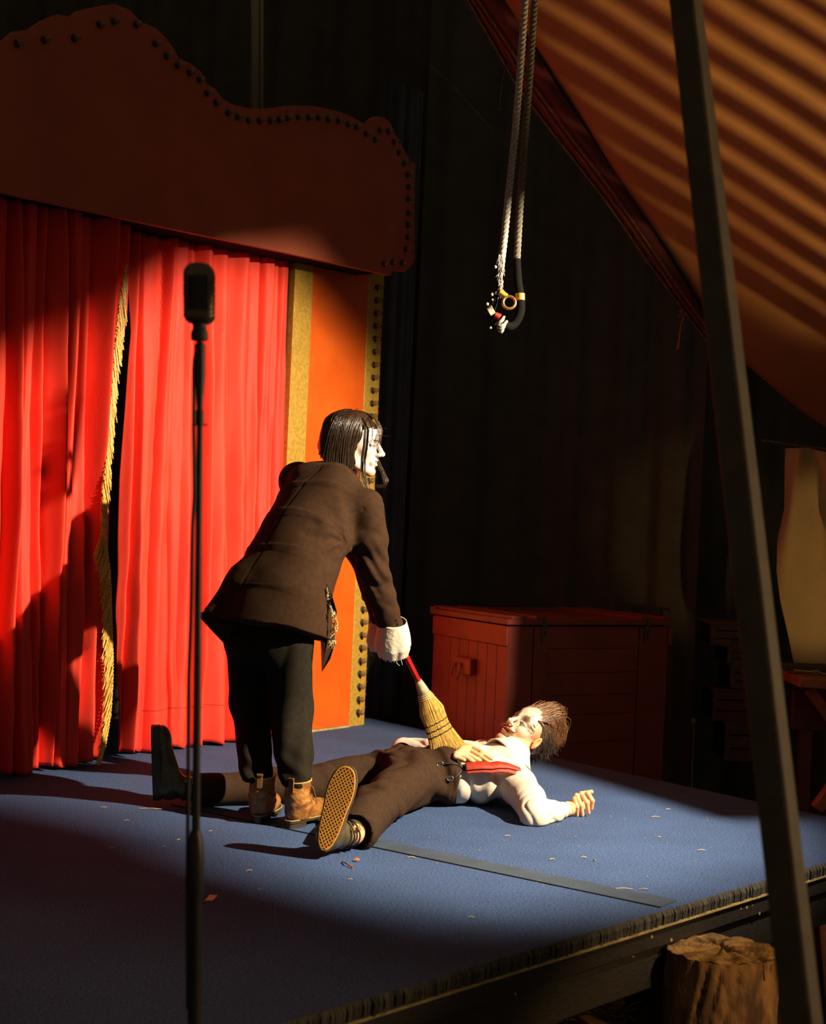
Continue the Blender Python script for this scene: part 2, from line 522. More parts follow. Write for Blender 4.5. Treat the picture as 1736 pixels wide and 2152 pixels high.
# underside and back of the header box
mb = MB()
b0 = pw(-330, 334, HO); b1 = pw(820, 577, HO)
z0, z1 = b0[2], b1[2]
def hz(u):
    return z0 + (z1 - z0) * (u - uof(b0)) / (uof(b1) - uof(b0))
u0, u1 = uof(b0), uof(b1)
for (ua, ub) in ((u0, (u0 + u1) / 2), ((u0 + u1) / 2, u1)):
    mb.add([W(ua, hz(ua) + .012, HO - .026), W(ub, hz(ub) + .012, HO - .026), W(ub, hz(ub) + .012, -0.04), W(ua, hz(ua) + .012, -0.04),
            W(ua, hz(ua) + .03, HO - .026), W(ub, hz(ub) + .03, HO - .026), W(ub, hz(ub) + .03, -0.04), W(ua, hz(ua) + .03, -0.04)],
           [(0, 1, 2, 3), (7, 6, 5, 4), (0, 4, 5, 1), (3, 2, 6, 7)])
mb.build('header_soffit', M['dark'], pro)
# little raised lip at the right end of the header
mb = MB(); mb.prism([pw(861, 338, HO - .03), pw(872, 343, HO - .03), pw(871, 548, HO - .03), pw(862, 562, HO - .03), pw(856, 560, HO - .03)], wn * 0.02)
mb.build('header_end_cap', M['header'], pro)

gs0, gs1 = uof(pw(600, 800)), uof(pw(638, 800))
og1 = uof(pw(762, 700)); ge = uof(pw(796, 640))
TOPZ = hz((gs0 + ge) / 2) + 0.10
def panel(name, ua, ub, off, th, z0, z1, m, bev=0.003):
    mb = MB(); mb.box(W((ua + ub) / 2, (z0 + z1) / 2, off - th / 2), (wd, wn, V(0, 0, 1)), ((ub - ua) / 2, th / 2, (z1 - z0) / 2), bev)
    return mb.build(name, m, pro)
panel('gold_strip', gs0, gs1, 0.035, 0.05, 0.0, TOPZ, M['gold'])
panel('orange_panel', gs1, og1, 0.024, 0.03, 0.012, TOPZ, M['orange'], 0.0)
panel('gold_strip', og1, ge, 0.03, 0.05, 0.0, TOPZ, M['gold'])
panel('base_strip', gs1, og1, 0.032, 0.04, 0.0, 0.010, M['pale_wood'], 0.0)
panel('dark_gap_strip', gs0 - 0.045, gs0 - 0.003, 0.0, 0.03, 0.0, TOPZ, M['dark'], 0.0)  # dark strip standing in for the shaded gap beside the curtain

# marquee bulbs
def bulb_proto():
    mb = MB()
    mb.lathe((0, 0, 0), (0, 0, 1), [(0.004, .006), (0.010, .0095), (0.018, .0135), (0.026, .0145), (0.034, .012), (0.040, .007), (0.0425, .001)], 10)
    b = mb.build('light_bulb', M['bulb'], pro, smooth=True)
    mb = MB(); mb.lathe((0, 0, 0), (0, 0, 1), [(0, .017), (0.004, .017), (0.006, .012), (0.012, .011), (0.013, .008)], 10)
    s_ = mb.build('socket', M['socket'], b, smooth=False)
    return b, s_
bulb0, sock0 = bulb_proto()
first = [True]
def place_bulb(p, nvec, sc_=1.0):
    z = nrm(nvec); x = nrm(np.cross(V(0, 0, 1), z)); y = np.cross(z, x)
    mw = Matrix(((x[0] * sc_, y[0] * sc_, z[0] * sc_, p[0]), (x[1] * sc_, y[1] * sc_, z[1] * sc_, p[1]), (x[2] * sc_, y[2] * sc_, z[2] * sc_, p[2]), (0, 0, 0, 1)))
    if first[0]:
        bulb0.matrix_basis = mw; first[0] = False; return
    b = link_copy(bulb0, pro, mw); link_copy(sock0, b, Matrix.Identity(4))
hb_px = [(35, 92), (92, 84), (155, 80), (208, 52), (238, 45), (285, 52), (325, 92), (349, 118), (372, 138), (397, 153), (418, 168), (434, 196), (453, 216), (478, 237), (498, 246),
         (521, 253), (544, 254), (567, 253), (586, 252), (603, 248), (626, 246), (648, 247), (668, 247), (689, 250), (710, 254), (730, 261), (748, 267), (768, 281), (787, 293), (797, 273),
         (815, 276), (827, 298), (837, 320), (848, 343), (856, 367), (858, 393), (857, 418), (857, 447), (856, 472), (855, 498), (852, 523), (806, 554), (824, 551), (844, 552)]
for x, y in hb_px: place_bulb(pw(x, y, HO), -wn, 0.92)
ub = og1 + (ge - og1) * 0.52
for i in range(34):
    place_bulb(W(ub, 0.075 + i * 0.0692, 0.03), -wn, 1.0)
for i in range(34):                      # second row on the outer edge of the strip
    place_bulb(W(ge, 0.105 + i * 0.0692, 0.005), wd, 0.62)
for i in range(7): place_bulb(pw(868, 372 + i * 26, HO) + wn * 0.012 + wd * 0.004, wd, 0.6)
# thin wires that join the bulbs of the two rows
mb = MB()
for i in range(34):
    a = W(ub, 0.075 + i * 0.0692, 0.034); b = W(ge, 0.10 + i * 0.0692, 0.034)
    mb.tube([a, a * .5 + b * .5 - wn * 0.006 + V(0, 0, -.008), b], 0.0009, 4)
mb.build('bulb_wire', M['wire'], pro)
# screws on the orange panel and the header
mb = MB()
for (x, y) in ((752, 704), (741, 866), (742, 1313), (660, 1180)):
    mb.sphere(pw(x, y, 0.025), 0.003, 6, 4)
for (x, y) in ((249, 403), (285, 411), (648, 518)):
    mb.sphere(pw(x, y, HO + .001), 0.003, 6, 4)
mb.build('screw', M['brass'], pro)

# ================================================================ RED CURTAINS
def interp(tab, y):
    ys = [t[1] for t in tab]; xs = [t[0] for t in tab]
    return float(np.interp(y, ys, xs))
def curtain(name, label, edgeL, edgeR, ytop, ybot, cuts, off, amp, seed, nu=520, nz=130):
    """cuts: folds as (px at y=560, px at y=1500, depth of the lobe to its right); the cloth bulges between cuts"""
    r = np.random.default_rng(seed)
    P = np.zeros((nz, nu, 3))
    cu0 = [uof(pw(c[0], 560, off)) for c in cuts]; cu1 = [uof(pw(c[1], 1500, off)) for c in cuts]
    za, zb = pw(cuts[0][0], 560, off)[2], 0.15
    wob = r.uniform(0, 6.28, len(cuts) + 2)
    for j in range(nz):
        t = j / (nz - 1)
        fr = np.linspace(0, 1, nu)
        yl = ytop[0] + (ybot[0] - ytop[0]) * t; yr = ytop[1] + (ybot[1] - ytop[1]) * t
        pl = pw(interp(edgeL, yl), yl, off); pr = pw(interp(edgeR, yr), yr, off)
        ul, ur = uof(pl), uof(pr)
        u = ul + (ur - ul) * fr
        z = pl[2] + (pr[2] - pl[2]) * fr
        k = (za - z.mean()) / (za - zb)
        cs = np.array([a_ + (b_ - a_) * k + 0.007 * math.sin(w_ + k * 4.5) for a_, b_, w_ in zip(cu0, cu1, wob)])
        cs = np.maximum.accumulate(cs)
        i = np.clip(np.searchsorted(cs, u) - 1, 0, len(cs) - 2)
        wdt = np.maximum(cs[i + 1] - cs[i], 1e-3)
        x = np.clip((u - cs[i]) / wdt, 0, 1)
        dp = np.array([c[2] for c in cuts])[i] * (0.85 + 0.25 * np.sin(wob[i] * 2 + k * 3))
        lob = np.sin(np.pi * np.clip(x, 0, 1)) ** 0.72
        skew = 1 + 0.25 * np.sin(2 * np.pi * x + wob[i])
        dep = dp * amp * (lob * skew)
        dep += amp * 0.10 * np.sin(u * 55 + 3 * k + seed) * np.sin(k * 5 + u * 9)
        dep += 0.0035 * np.sin(u * 34 + k * 26 + 2 * np.sin(k * 9 + u * 12)) * min(1, k + .2)
        if t > 0.9: z = z + 0.010 * np.sin(u * 26 + seed) * (t - .9) / .1
        P[j] = WA[None] + wd[None] * u[:, None] - wn[None] * (off + dep)[:, None]
        P[j, :, 2] = z
    fs = [(j * nu + i, (j + 1) * nu + i, (j + 1) * nu + i + 1, j * nu + i + 1) for j in range(nz - 1) for i in range(nu - 1)]
    o = new_obj(name, P.reshape(-1, 3), fs, M['red_cloth'], smooth=True)
    tag(o, label, 'curtain')
    md = o.modifiers.new('thick', 'SOLIDIFY'); md.thickness = 0.003
    return o, P

EL = [(262, 520), (263, 556), (250, 640), (238, 740), (228, 860), (221, 960), (215, 1040), (211, 1120), (211, 1200), (216, 1300), (222, 1400), (219, 1480), (208, 1560), (204, 1600)]
c_left = [(-420, -470, 1.0), (-330, -370, 1.1), (-250, -280, .9), (-180, -205, 1.2), (-120, -140, .9), (-70, -90, 1.1), (-35, -48, .9), (6, -8, 1.1), (36, 24, 1.15), (64, 52, .6), (86, 76, 1.2), (118, 100, 1.3),
          (150, 128, .8), (186, 150, 1.25), (212, 182, .7), (240, 199, .45), (262, 214, .3), (300, 240, .3)]
cl, PL = curtain('stage_curtain', 'left red stage curtain edged with a long gold fringe, partly in shadow',
                 [(-420, 300), (-420, 1700)], EL, (340, 472), (1690, 1592), c_left, 0.060, 0.085, 2)
ERt = [(600, 400), (600, 700), (592, 1000), (586, 1300), (582, 1560)]
c_right = [(262, 236, .6), (284, 250, .9), (300, 264, .35), (334, 300, 1.25), (356, 346, .7), (392, 356, .55), (408, 394, 1.1), (446, 418, .8), (480, 470, 1.0), (520, 503, .6), (541, 520, 1.2), (562, 540, .8), (578, 556, .7), (600, 590, .5)]
cr_, PR = curtain('stage_curtain', 'brightly lit red stage curtain hanging between the gold fringe and the gold strip',
                  [(262, 400), (262, 700), (250, 1000), (243, 1300), (243, 1600)], ERt, (487, 549), (1581, 1543), c_right, -0.01, 0.075, 7)
# hem stitching on the right curtain
mb = MB()
for i in range(60, 480, 1):
    j = 119
    p = PR[j, i] - wn * 0.0025; q = PR[j, i + 1] - wn * 0.0025
    if i % 3: mb.tube([p, q], 0.0011, 4, caps=False)
mb.build('hem_stitching', M['red_tape'], cr_)

# gold bullion fringe on the edge of the left curtain
pts = []
tab = [(263, 557), (257, 590), (250, 640), (244, 690), (238, 740), (233, 800), (228, 860), (224, 910), (221, 960), (217, 1000), (214, 1040), (212, 1085), (212, 1120), (222, 1160), (228, 1200), (230, 1260), (232, 1320), (234, 1380), (233, 1440), (229, 1500), (222, 1545), (217, 1572)]
for y in range(557, 1572, 3):
    pts.append((interp(tab, y), y))
FO = 0.168
path = [pw(x, y, FO) for x, y in pts]
mb = MB()
for k in range(2):
    q = [p + wd * (0.006 * math.cos(i * 1.25 + k * math.pi) + .004) - wn * 0.005 * math.sin(i * 1.25 + k * math.pi) for i, p in enumerate(path)]
    mb.tube(q, 0.0032, 5)
br = mb.build('braid', M['fringe'], cl, smooth=True)
br['label'] = 'gold looped braid'
mb = MB()
for i in range(0, len(path) - 4):
    y = pts[i][1]
    for rep in range(2):
        ln = (0.115 if y < 1120 else 0.105) * random.uniform(.85, 1.05)
        ln = min(ln, max(0.02, path[i][2] - 0.012))
        p = path[i] - wn * random.uniform(-.004, .012) + wd * random.uniform(-.003, .003)
        dx = (0.020 if y < 1120 else -0.022) * min(1, (y - 540) / 80) + random.uniform(-.008, .006)
        m_ = 9
        q = []; rr = []
        for k in range(m_ + 1):
            t = k / m_
            q.append(p + wd * dx * t * 1.4 + V(0, 0, -ln * t)); rr.append(0.0019 if k % 2 else 0.0028)
        mb.tube(q, rr, 4)
fr = mb.build('fringe', M['fringe'], cl); tag(fr, 'gold twisted bullion fringe', kind='stuff')

# ================================================================ RED TRUNK
tz = 0.645
Lc = fl(915, 1279, tz); Cc = fl(1070, 1301, tz); Rc = fl(1404, 1303, tz)
e1 = nrm(Rc - Cc)
e2 = nrm(V(-e1[1], e1[0], 0))
if np.dot(e2, Lc - Cc) < 0: e2 = -e2
w1 = np.linalg.norm(Rc - Cc); w2 = np.linalg.norm(Lc - Cc)
print('trunk', w1, w2, np.dot(nrm(Rc - Cc), nrm(Lc - Cc)))
e2 = nrm(Lc - Cc)
trunk = empty('trunk', 'large dark red wooden trunk with hasps standing behind the stage', 'trunk')
tb = GZ + 0.01
TU = V(0, 0, 1)
n1 = nrm(V(e1[1], -e1[0], 0)); n1 = n1 if np.dot(n1, -Cc) > 0 else -n1       # outward of long face
n2 = nrm(V(e2[1], -e2[0], 0)); n2 = n2 if np.dot(n2, -Cc) > 0 else -n2
Cb = Cc * V(1, 1, 0)
def tp(a, b, z, o1=0, o2=0): return Cb + e1 * a + e2 * b + n1 * o1 + n2 * o2 + V(0, 0, z)
ins = 0.012
mb = MB()
mb.prism([tp(ins, ins, tb), tp(w1 - ins, ins, tb), tp(w1 - ins, w2 - ins, tb), tp(ins, w2 - ins, tb)], (0, 0, tz - 0.03 - tb))
mb.build('carcass', M['dark'], trunk)
def board(name, a0, a1, z0, z1, face, m, th=0.016, proud=0.0):
    mb = MB()
    if face == 1:
        c = tp((a0 + a1) / 2, 0, (z0 + z1) / 2, o1=proud - th / 2 + 0.004); mb.box(c, (e1, n1, TU), ((a1 - a0) / 2, th / 2, (z1 - z0) / 2), 0.0022)
    else:
        c = tp(0, (a0 + a1) / 2, (z0 + z1) / 2, o2=proud - th / 2 + 0.004); mb.box(c, (e2, n2, TU), ((a1 - a0) / 2, th / 2, (z1 - z0) / 2), 0.0022)
    return mb.build(name, m, trunk)
# end face: rail and vertical planks
zt = tz - 0.035
board('rail', 0.0, w2, zt - 0.10, zt, 2, M['trunk'], proud=0.008)
np_ = 8
for i in range(np_):
    a0 = w2 * i / np_; a1 = w2 * (i + 1) / np_ - 0.003
    board('plank', a0, a1, tb, zt - 0.102, 2, M['trunk'], proud=0.0)
# long face: stiles and horizontal planks; pixel columns give the joints
def afrac(px):
    r = ray(px, 1400); A = np.array([[r[0], -e1[0]], [r[1], -e1[1]]]); t = np.linalg.solve(A, Cb[:2]); return t[1]
s1, s2, s3 = afrac(1119), afrac(1146), afrac(1340)
board('stile', 0.0, s1 - 0.004, tb, zt, 1, M['trunk_shaded'])
board('stile', s1 + 0.003, s2, tb, zt, 1, M['trunk_shaded'], proud=0.003)
board('stile', s3 + 0.004, w1, tb, zt, 1, M['trunk_shaded'], proud=0.003)
zz = [zt, zt - 0.115, zt - 0.24, zt - 0.355, zt - 0.455, zt - 0.60, zt - 0.78, zt - 0.98, tb]
for i in range(8):
    board('plank', s2 + 0.001, s3 - 0.003, zz[i + 1] + 0.0015, zz[i], 1, M['trunk_shaded'])
# lid with overhang and raised battens
mb = MB(); ov = 0.022
c = tp(w1 / 2, w2 / 2, tz - 0.014)
mb.box(c, (e1, e2, TU), (w1 / 2 + ov, w2 / 2 + ov, 0.014), 0.003)
lid = mb.build('lid', M['trunk_shaded'], trunk)
for (a, wd_) in ((0.05, 0.05), (s1 + 0.03, 0.035), (s3 + 0.03, 0.04), (w1 - 0.02, 0.03)):
    mb = MB(); mb.box(tp(a, w2 / 2, tz + 0.008), (e1, e2, TU), (wd_, w2 / 2 + ov, 0.009), 0.003)
    mb.build('batten', M['trunk_shaded'], lid)
mb = MB(); mb.box(tp(w1 / 2, w2 + ov - 0.03, tz + 0.005), (e1, e2, TU), (w1 / 2 + ov, 0.03, 0.006), 0.002)
mb.build('batten', M['trunk_shaded'], lid)
# corner bracket lower on the right (a small step below the lid overhang)
mb = MB(); mb.box(tp(w1 + 0.008, 0.0, zt - 0.05), (e1, n1, TU), (0.012, 0.02, 0.05), 0.002); mb.build('corner_block', M['trunk_shaded'], trunk)
for px in (1137, 1353):
    a = afrac(px)
    mb = MB()
    mb.box(tp(a, 0, tz - 0.012, o1=0.026), (e1, n1, TU), (0.011, 0.004, 0.017), 0.001)
    mb.box(tp(a, 0, zt - 0.035, o1=0.013), (e1, n1, TU), (0.012, 0.004, 0.040), 0.001)
    mb.box(tp(a, 0, zt - 0.080, o1=0.012), (e1, n1, TU), (0.006, 0.003, 0.010), 0.001)
    mb.tube([tp(a - .006, 0, zt - 0.03, o1=0.02), tp(a, 0, zt - 0.018, o1=0.028), tp(a + .006, 0, zt - 0.03, o1=0.02), tp(a + .004, 0, zt - 0.055, o1=0.022)], 0.003, 6)
    mb.build('hasp', M['hasp'], trunk)
# block and ring handle on the end face
r = ray(985, 1399); A = np.array([[r[0], -e2[0]], [r[1], -e2[1]]]); bh = np.linalg.solve(A, Cb[:2])[1]
zh = at(985, 1399, np.linalg.norm((Cb + e2 * bh)[:2]))[2] * 1.0
zh = (Cb + e2 * bh)[1] * ray(985, 1399)[2] + EYE
mb = MB(); mb.box(tp(0, bh, zh, o2=0.022), (e2, n2, TU), (0.085, 0.018, 0.042), 0.004)
hbk = mb.build('handle_block', M['trunk'], trunk)
mb = MB()
hp = [tp(0, bh + 0.065, zh + 0.01, o2=0.045), tp(0, bh + 0.075, zh - 0.03, o2=0.055), tp(0, bh + 0.07, zh - 0.062, o2=0.06), tp(0, bh + 0.01, zh - 0.068, o2=0.06), tp(0, bh - 0.005, zh - 0.03, o2=0.055), tp(0, bh + 0.0, zh + 0.01, o2=0.045), tp(0, bh + 0.065, zh + 0.01, o2=0.045)]
mb.tube(hp, 0.005, 6); mb.build('ring', M['trunk'], hbk, smooth=True)

# ================================================================ TENT ROOF CANVAS WITH MAROON BAND
pA = at(985, 0, 6.3); pB = at(1492, 722, 8.2); pC = at(1736, 0, 5.6)
cn = nrm(np.cross(pB - pA, pC - pA))
def pc(px, py, o=0.0):
    r = ray(px, py); e = V(0, 0, EYE)
    return e + r * (np.dot(cn, pA + cn * o - e) / np.dot(cn, r))
if np.dot(cn, V(0, 0, EYE) - pA) < 0: cn = -cn          # towards the camera
bandB = [(900, -260), (1062, 0), (1118, 90), (1170, 180), (1250, 300), (1330, 420), (1400, 530), (1470, 640), (1500, 700)]
lower = [(1500, 700), (1545, 745), (1620, 810), (1680, 862), (1745, 905), (1900, 990)]
def strip_mesh(name, rows, m, parent=None, sag=0.0, n=60):
    """rows: list of polylines sampled to n; makes a surface"""
    P = np.array(rows)
    a, b = P.shape[:2]
    fs = [(i * b + j, i * b + j + 1, (i + 1) * b + j + 1, (i + 1) * b + j) for i in range(a - 1) for j in range(b - 1)]
    return new_obj(name, P.reshape(-1, 3), fs, m, parent, smooth=True)
def resample(tab, n):
    t = np.linspace(0, len(tab) - 1, n); xs = np.interp(t, range(len(tab)), [q[0] for q in tab]); ys = np.interp(t, range(len(tab)), [q[1] for q in tab])
    return list(zip(xs, ys))
roof = empty('ceiling', None, None); tag(roof, kind='structure')
edge = resample(bandB[:-1] + lower, 90)
right = resample([(2300, -900), (2300, -300), (2300, 300), (2300, 900), (2100, 1080)], 90)
rows = []
for k in range(36):
    t = k / 35
    row = []
    for i in range(90):
        x = edge[i][0] * (1 - t) + right[i][0] * t; y = edge[i][1] * (1 - t) + right[i][1] * t
        o = 0.010 * math.sin(x * 0.013 + y * 0.009) + 0.006 * math.sin(x * 0.03 - y * 0.021)
        row.append(pc(x, y, o))
    rows.append(row)
cv = strip_mesh('roof_canvas', rows, M['canvas'], roof)
md = cv.modifiers.new('thick', 'SOLIDIFY'); md.thickness = 0.004; md.offset = 0
bandA = [(820, -260), (985, 0), (1060, 130), (1090, 182), (1180, 300), (1270, 415), (1360, 545), (1430, 640), (1492, 722)]
mid = [(845, -260), (1005, 0), (1075, 105), (1100, 150), (1190, 275), (1285, 400), (1375, 530), (1440, 625), (1495, 700)]
nB = 80
eA, eM, eB = resample(bandA, nB), resample(mid, nB), resample(bandB, nB)
rag = [3.0 * math.sin(i * 1.9) + 3 * random.random() for i in range(nB)]
rows = [[pc(x - rag[i] * .5, y + rag[i], .03) for i, (x, y) in enumerate(eA)], [pc(x, y, .05) for x, y in eM], [pc((a[0] + b[0]) / 2, (a[1] + b[1]) / 2, .045) for a, b in zip(eM, eB)], [pc(x, y, .012) for x, y in eB]]
bd = strip_mesh('roof_band', rows, M['band'], roof)
md = bd.modifiers.new('thick', 'SOLIDIFY'); md.thickness = 0.004; md.offset = 0
mb = MB(); mb.tube([pc(x, y, .062) for x, y in eM], 0.005, 6); mb.tube([pc(x - 7, y + 7, .056) for x, y in eM], 0.004, 6)
mb.tube([pc(x - 1, y + 1, .045 + .006 * math.sin(i * 2.3)) for i, (x, y) in enumerate(eA)], 0.006, 6)
mb.build('edge_cord', M['edge_cord'], roof, smooth=True)
# frayed knots and tatters tied to the roof edge
def tuft(px, py, o, hang, ln, label, name='frayed_cord'):
    mb = MB(); c = pc(px, py, o)
    for i in range(12):
        d = V(random.uniform(-1, 1), random.uniform(-.5, .5), random.uniform(-1, 1)) * 0.035
        mb.tube([c, c + d * .5 + V(0, 0, .006), c + d], 0.0018, 4)
    if ln:
        q = [c + V(-0.004 * math.sin(k * .6) - .0035 * k, 0, -ln * k / 8) for k in range(9)]
        mb.tube(q, [0.0022 if k < 5 or hang < 2 else 0.0022 + 0.0045 * (k - 4) / 3 for k in range(9)], 5)
        for i in range(4): mb.tube([q[-1], q[-1] + V(random.uniform(-.02, .02), 0, random.uniform(-.012, .004))], 0.0016, 4)
    ob = mb.build(name, M['edge_cord'] if hang < 2 else M['leaf'], smooth=True)
    return tag(ob, label, 'cord')
tuft(1064, 138, .05, 1, 0.20, 'thin yellowish cord end hanging from a knot high on the maroon roof band')
tuft(1362, 548, .055, 1, 0.0, 'small frayed yellow knot halfway down the maroon roof band')
tuft(1437, 662, .05, 2, 0.19, 'rusty red tatter dangling low on the roof edge beside the leaning pole')

# ================================================================ SLATTED GOBO ADDED TO STRIPE THE AMBER LIGHT (outside the view)
lv = empty('slatted_gobo', 'unseen slatted shutter standing in front of the amber lamp', 'gobo')  # unseen slats and flags, added only to shape the amber beam
fr_ = 0.30
def lp(px, py): return AMB + (pc(px, py) - AMB) * fr_
dark_y = [-310, -250, -185, -110, -35, 48, 128, 207, 282, 352, 418, 482, 541]
for i, y0 in enumerate(dark_y):
    hw = 23 if y0 > 0 else 21
    a = lp(1000, y0 + 0.645 * (1000 - 1520)); b = lp(1900, y0 + 0.645 * (1900 - 1520))
    a2 = lp(1000, y0 + hw * 2 + 0.645 * (1000 - 1520))
    hh = np.linalg.norm(np.cross(a2 - a, nrm(b - a)))
    up = nrm(a2 - a); mb = MB()
    mb.beam(a, b, 0.006, hh, up=up)
    mb.build('slat', M['crate'], lv)
fr_ = 0.075                       # two small flags close to the lamp trim the beam below and to the left
a = lp(740, 578 + .645 * (740 - 1520)); b = lp(1900, 578 + .645 * (1900 - 1520)); dn = nrm(lp(1400, 520) - lp(1400, 400))
mb = MB(); mb.prism([a, b, b + dn * 0.24, a + dn * 0.24], nrm(np.cross(b - a, dn)) * 0.003); mb.build('lower_flag', M['stand'], lv)
mb = MB()
ow = nrm(lp(1000, 100) - lp(1200, 100)) * 0.32
q = [lp(900, -300), lp(1062, 0), lp(1118, 90), lp(1170, 180), lp(1250, 300), lp(1330, 420), lp(1470, 640)]
mb.prism(q + [q[-1] + ow + dn * .1, q[0] + ow - dn * .1], nrm(np.cross(b - a, dn)) * 0.003); mb.build('side_flag', M['stand'], lv)
def adir(az, el): az, el = math.radians(az), math.radians(el); return AMB + V(math.cos(az) * math.cos(el), math.sin(az) * math.cos(el), math.sin(el)) * .32
mb = MB(); q = [adir(104, 23), adir(118, 29), adir(134, 34.5), adir(150, 38), adir(168, 38), adir(185, 36), adir(185, -30), adir(104, -30)]
mb.prism(q, (adir(145, 0) - AMB) * .008); mb.build('barn_flag', M['stand'], lv)
fr_ = 0.30
mb = MB()
mb.beam(lp(1010, -600), lp(1010, 300), 0.02, 0.03)
mb.beam(lp(1910, -60), lp(1910, 840), 0.03, 0.04)
mb.build('frame', M['crate'], lv)

# ================================================================ HANGING ROPE
rope = empty('hanging_rope', 'doubled grey rope hanging from above, ending in a taped and knotted eye', 'rope')
def twisted(mb, pts, R, r, pitch, n=7, strands=3):
    P = [np.asarray(p, float) for p in pts]
    seg = [np.linalg.norm(P[i + 1] - P[i]) for i in range(len(P) - 1)]
    tot = sum(seg); m = int(tot / (pitch / 9)); cum = np.concatenate([[0], np.cumsum(seg)])
    A = np.array(P); S = np.linspace(0, tot, m)
    C = np.stack([np.interp(S, cum, A[:, k]) for k in range(3)], 1)
    t = np.gradient(C, axis=0); t /= np.linalg.norm(t, axis=1)[:, None]
    nn = np.cross(t, V(0, 1, 0.1)); nn /= np.linalg.norm(nn, axis=1)[:, None]
    bb = np.cross(t, nn)
    for k in range(strands):
        a = S / pitch * 2 * math.pi + k * 2 * math.pi / strands
        q = C + (nn * np.cos(a)[:, None] + bb * np.sin(a)[:, None]) * R
        mb.tube(list(q), r, n)
YR = 5.0
mb = MB()
twisted(mb, [at(1112, -500, YR), at(1104, 0, YR), at(1093, 150, YR), at(1083, 280, YR), at(1070, 400, YR), at(1060, 500, YR), at(1053, 560, YR)], 0.0062, 0.0074, 0.052)
mb.build('front_strand', M['rope'], rope, smooth=True)
mb = MB()
twisted(mb, [at(1134, -500, YR + .06), at(1124, 0, YR + .06), at(1114, 150, YR + .06), at(1104, 280, YR + .06), at(1095, 400, YR + .06), at(1089, 500, YR + .06), at(1086, 560, YR + .06)], 0.0062, 0.0074, 0.052)
o = mb.build('rear_strand', M['rope_shaded'], rope, smooth=True); o['label'] = 'rear strand toned darker for shade'
def smooth_pts(P_, n):
    P_ = np.array(P_, float); t = np.linspace(0, len(P_) - 1, n); out = []
    Q = np.vstack([2 * P_[0] - P_[1], P_, 2 * P_[-1] - P_[-2]])
    for u in t:
        i = min(int(u), len(P_) - 2); f = u - i; a, b, c, d = Q[i], Q[i + 1], Q[i + 2], Q[i + 3]
        out.append(.5 * ((2 * b) + (-a + c) * f + (2 * a - 5 * b + 4 * c - d) * f * f + (-a + 3 * b - 3 * c + d) * f ** 3))
    return out
mb = MB(); q = smooth_pts([at(1086, 545, YR + .06), at(1088, 590, YR + .05), at(1092, 620, YR + .04), at(1093, 655, YR + .03), at(1080, 682, YR + .02), at(1062, 684, YR), at(1048, 664, YR)], 40)
mb.tube(q, [float(np.interp(i / 39, [0, .17, .33, .5, .67, .83, 1], [.014, .016, .017, .017, .015, .014, .011])) for i in range(40)], 12)
mb.build('black_taping', M['black_tape'], rope, smooth=True)
mb = MB()
for i in range(60):       # frayed splice
    y = random.uniform(535, 592); c = at(1052 + random.uniform(-4, 4), y, YR - .008)
    mb.tube([c, c + V(random.uniform(-.012, .012), random.uniform(-.012, 0), random.uniform(-.035, -.012))], [random.uniform(.002, .0045), .001], 5)
for i in range(34):
    y = random.uniform(598, 620); c = at(1052 + random.uniform(-3, 3), y, YR - .008)
    mb.tube([c, c + V(random.uniform(-.010, .010), random.uniform(-.01, 0), random.uniform(-.03, -.01))], [.002, .0008], 4)
for (x, y, q) in ((1041, 561, .006), (1056, 565, .007), (1034, 619, .006), (1043, 616, .006), (1024, 639, .006), (1035, 630, .004), (1031, 689, .005)): mb.sphere(at(x, y, YR - .01), q, 8, 6)
o = mb.build('splice', M['rope'], rope, smooth=True); tag(o, kind='stuff')
mb = MB(); mb.tube([at(1052, 556, YR), at(1048, 610, YR), at(1036, 640, YR), at(1030, 668, YR + .005), at(1042, 690, YR + .005)], [.010, .009, .014, .014, .010], 8)
mb.build('core', M['black_tape'], rope, smooth=True)
mb = MB()
for k in range(4):
    t = k / 3
    q = [at(1040 + 2 * k, 676 + 7 * k - 3, YR - .012), at(1050 + 1.5 * k, 680 + 6 * k, YR - .02), at(1062 - 2 * k, 676 + 6 * k, YR - .018), at(1070 - 4 * k, 668 + 6.5 * k, YR - .01)]
    if k == 0: q = [at(1040, 681, YR - .012), at(1050, 678, YR - .02), at(1056, 672, YR - .018), at(1060, 665, YR - .01)]
    mb.tube(q, [.003, .0065, .0065, .004], 8)
mb.build('knot', M['rope'], rope, smooth=True)
def bandtube(a, b, r, m, name, lab=None):
    mb = MB(); n = 9
    for i in range(n):
        t = i / (n - 1); c = np.asarray(a) * (1 - t) + np.asarray(b) * t
    mb.tube([np.asarray(a) * (1 - i / 18) + np.asarray(b) * (i / 18) for i in range(19)], [r + (.0008 if i % 2 else 0) for i in range(19)], 14)
    o = mb.build(name, m, rope, smooth=True)
    if lab: o['label'] = lab
bandtube(at(1027, 656, YR - .01), at(1037, 650, YR - .012), .0155, M['cream_tape'], 'tape_band')
bandtube(at(1050, 614, YR - .01), at(1064, 624, YR - .012), .0115, M['gold'], 'tape_band')
bandtube(at(1093, 617, YR + .0), at(1093, 631, YR + .0), .0165, M['gold'], 'tape_band')
bandtube(at(1040, 662, YR - .006), at(1050, 668, YR - .006), .014, M['red_tape'], 'tape_band')
bandtube(at(1022, 656, YR - .006), at(1024, 658, YR - .006), .005, M['red_tape'], 'tape_band')
mb = MB()
c0 = at(1070, 636, YR - .022); q = []
for k in range(25):
    a = 2 * math.pi * k / 24; q.append(c0 + V(math.cos(a) * .0215, -.002 + .004 * math.sin(a), math.sin(a) * .022))
mb.tube(q, 0.0052, 8, caps=False); mb.build('brass_ring', M['brass'], rope, smooth=True)

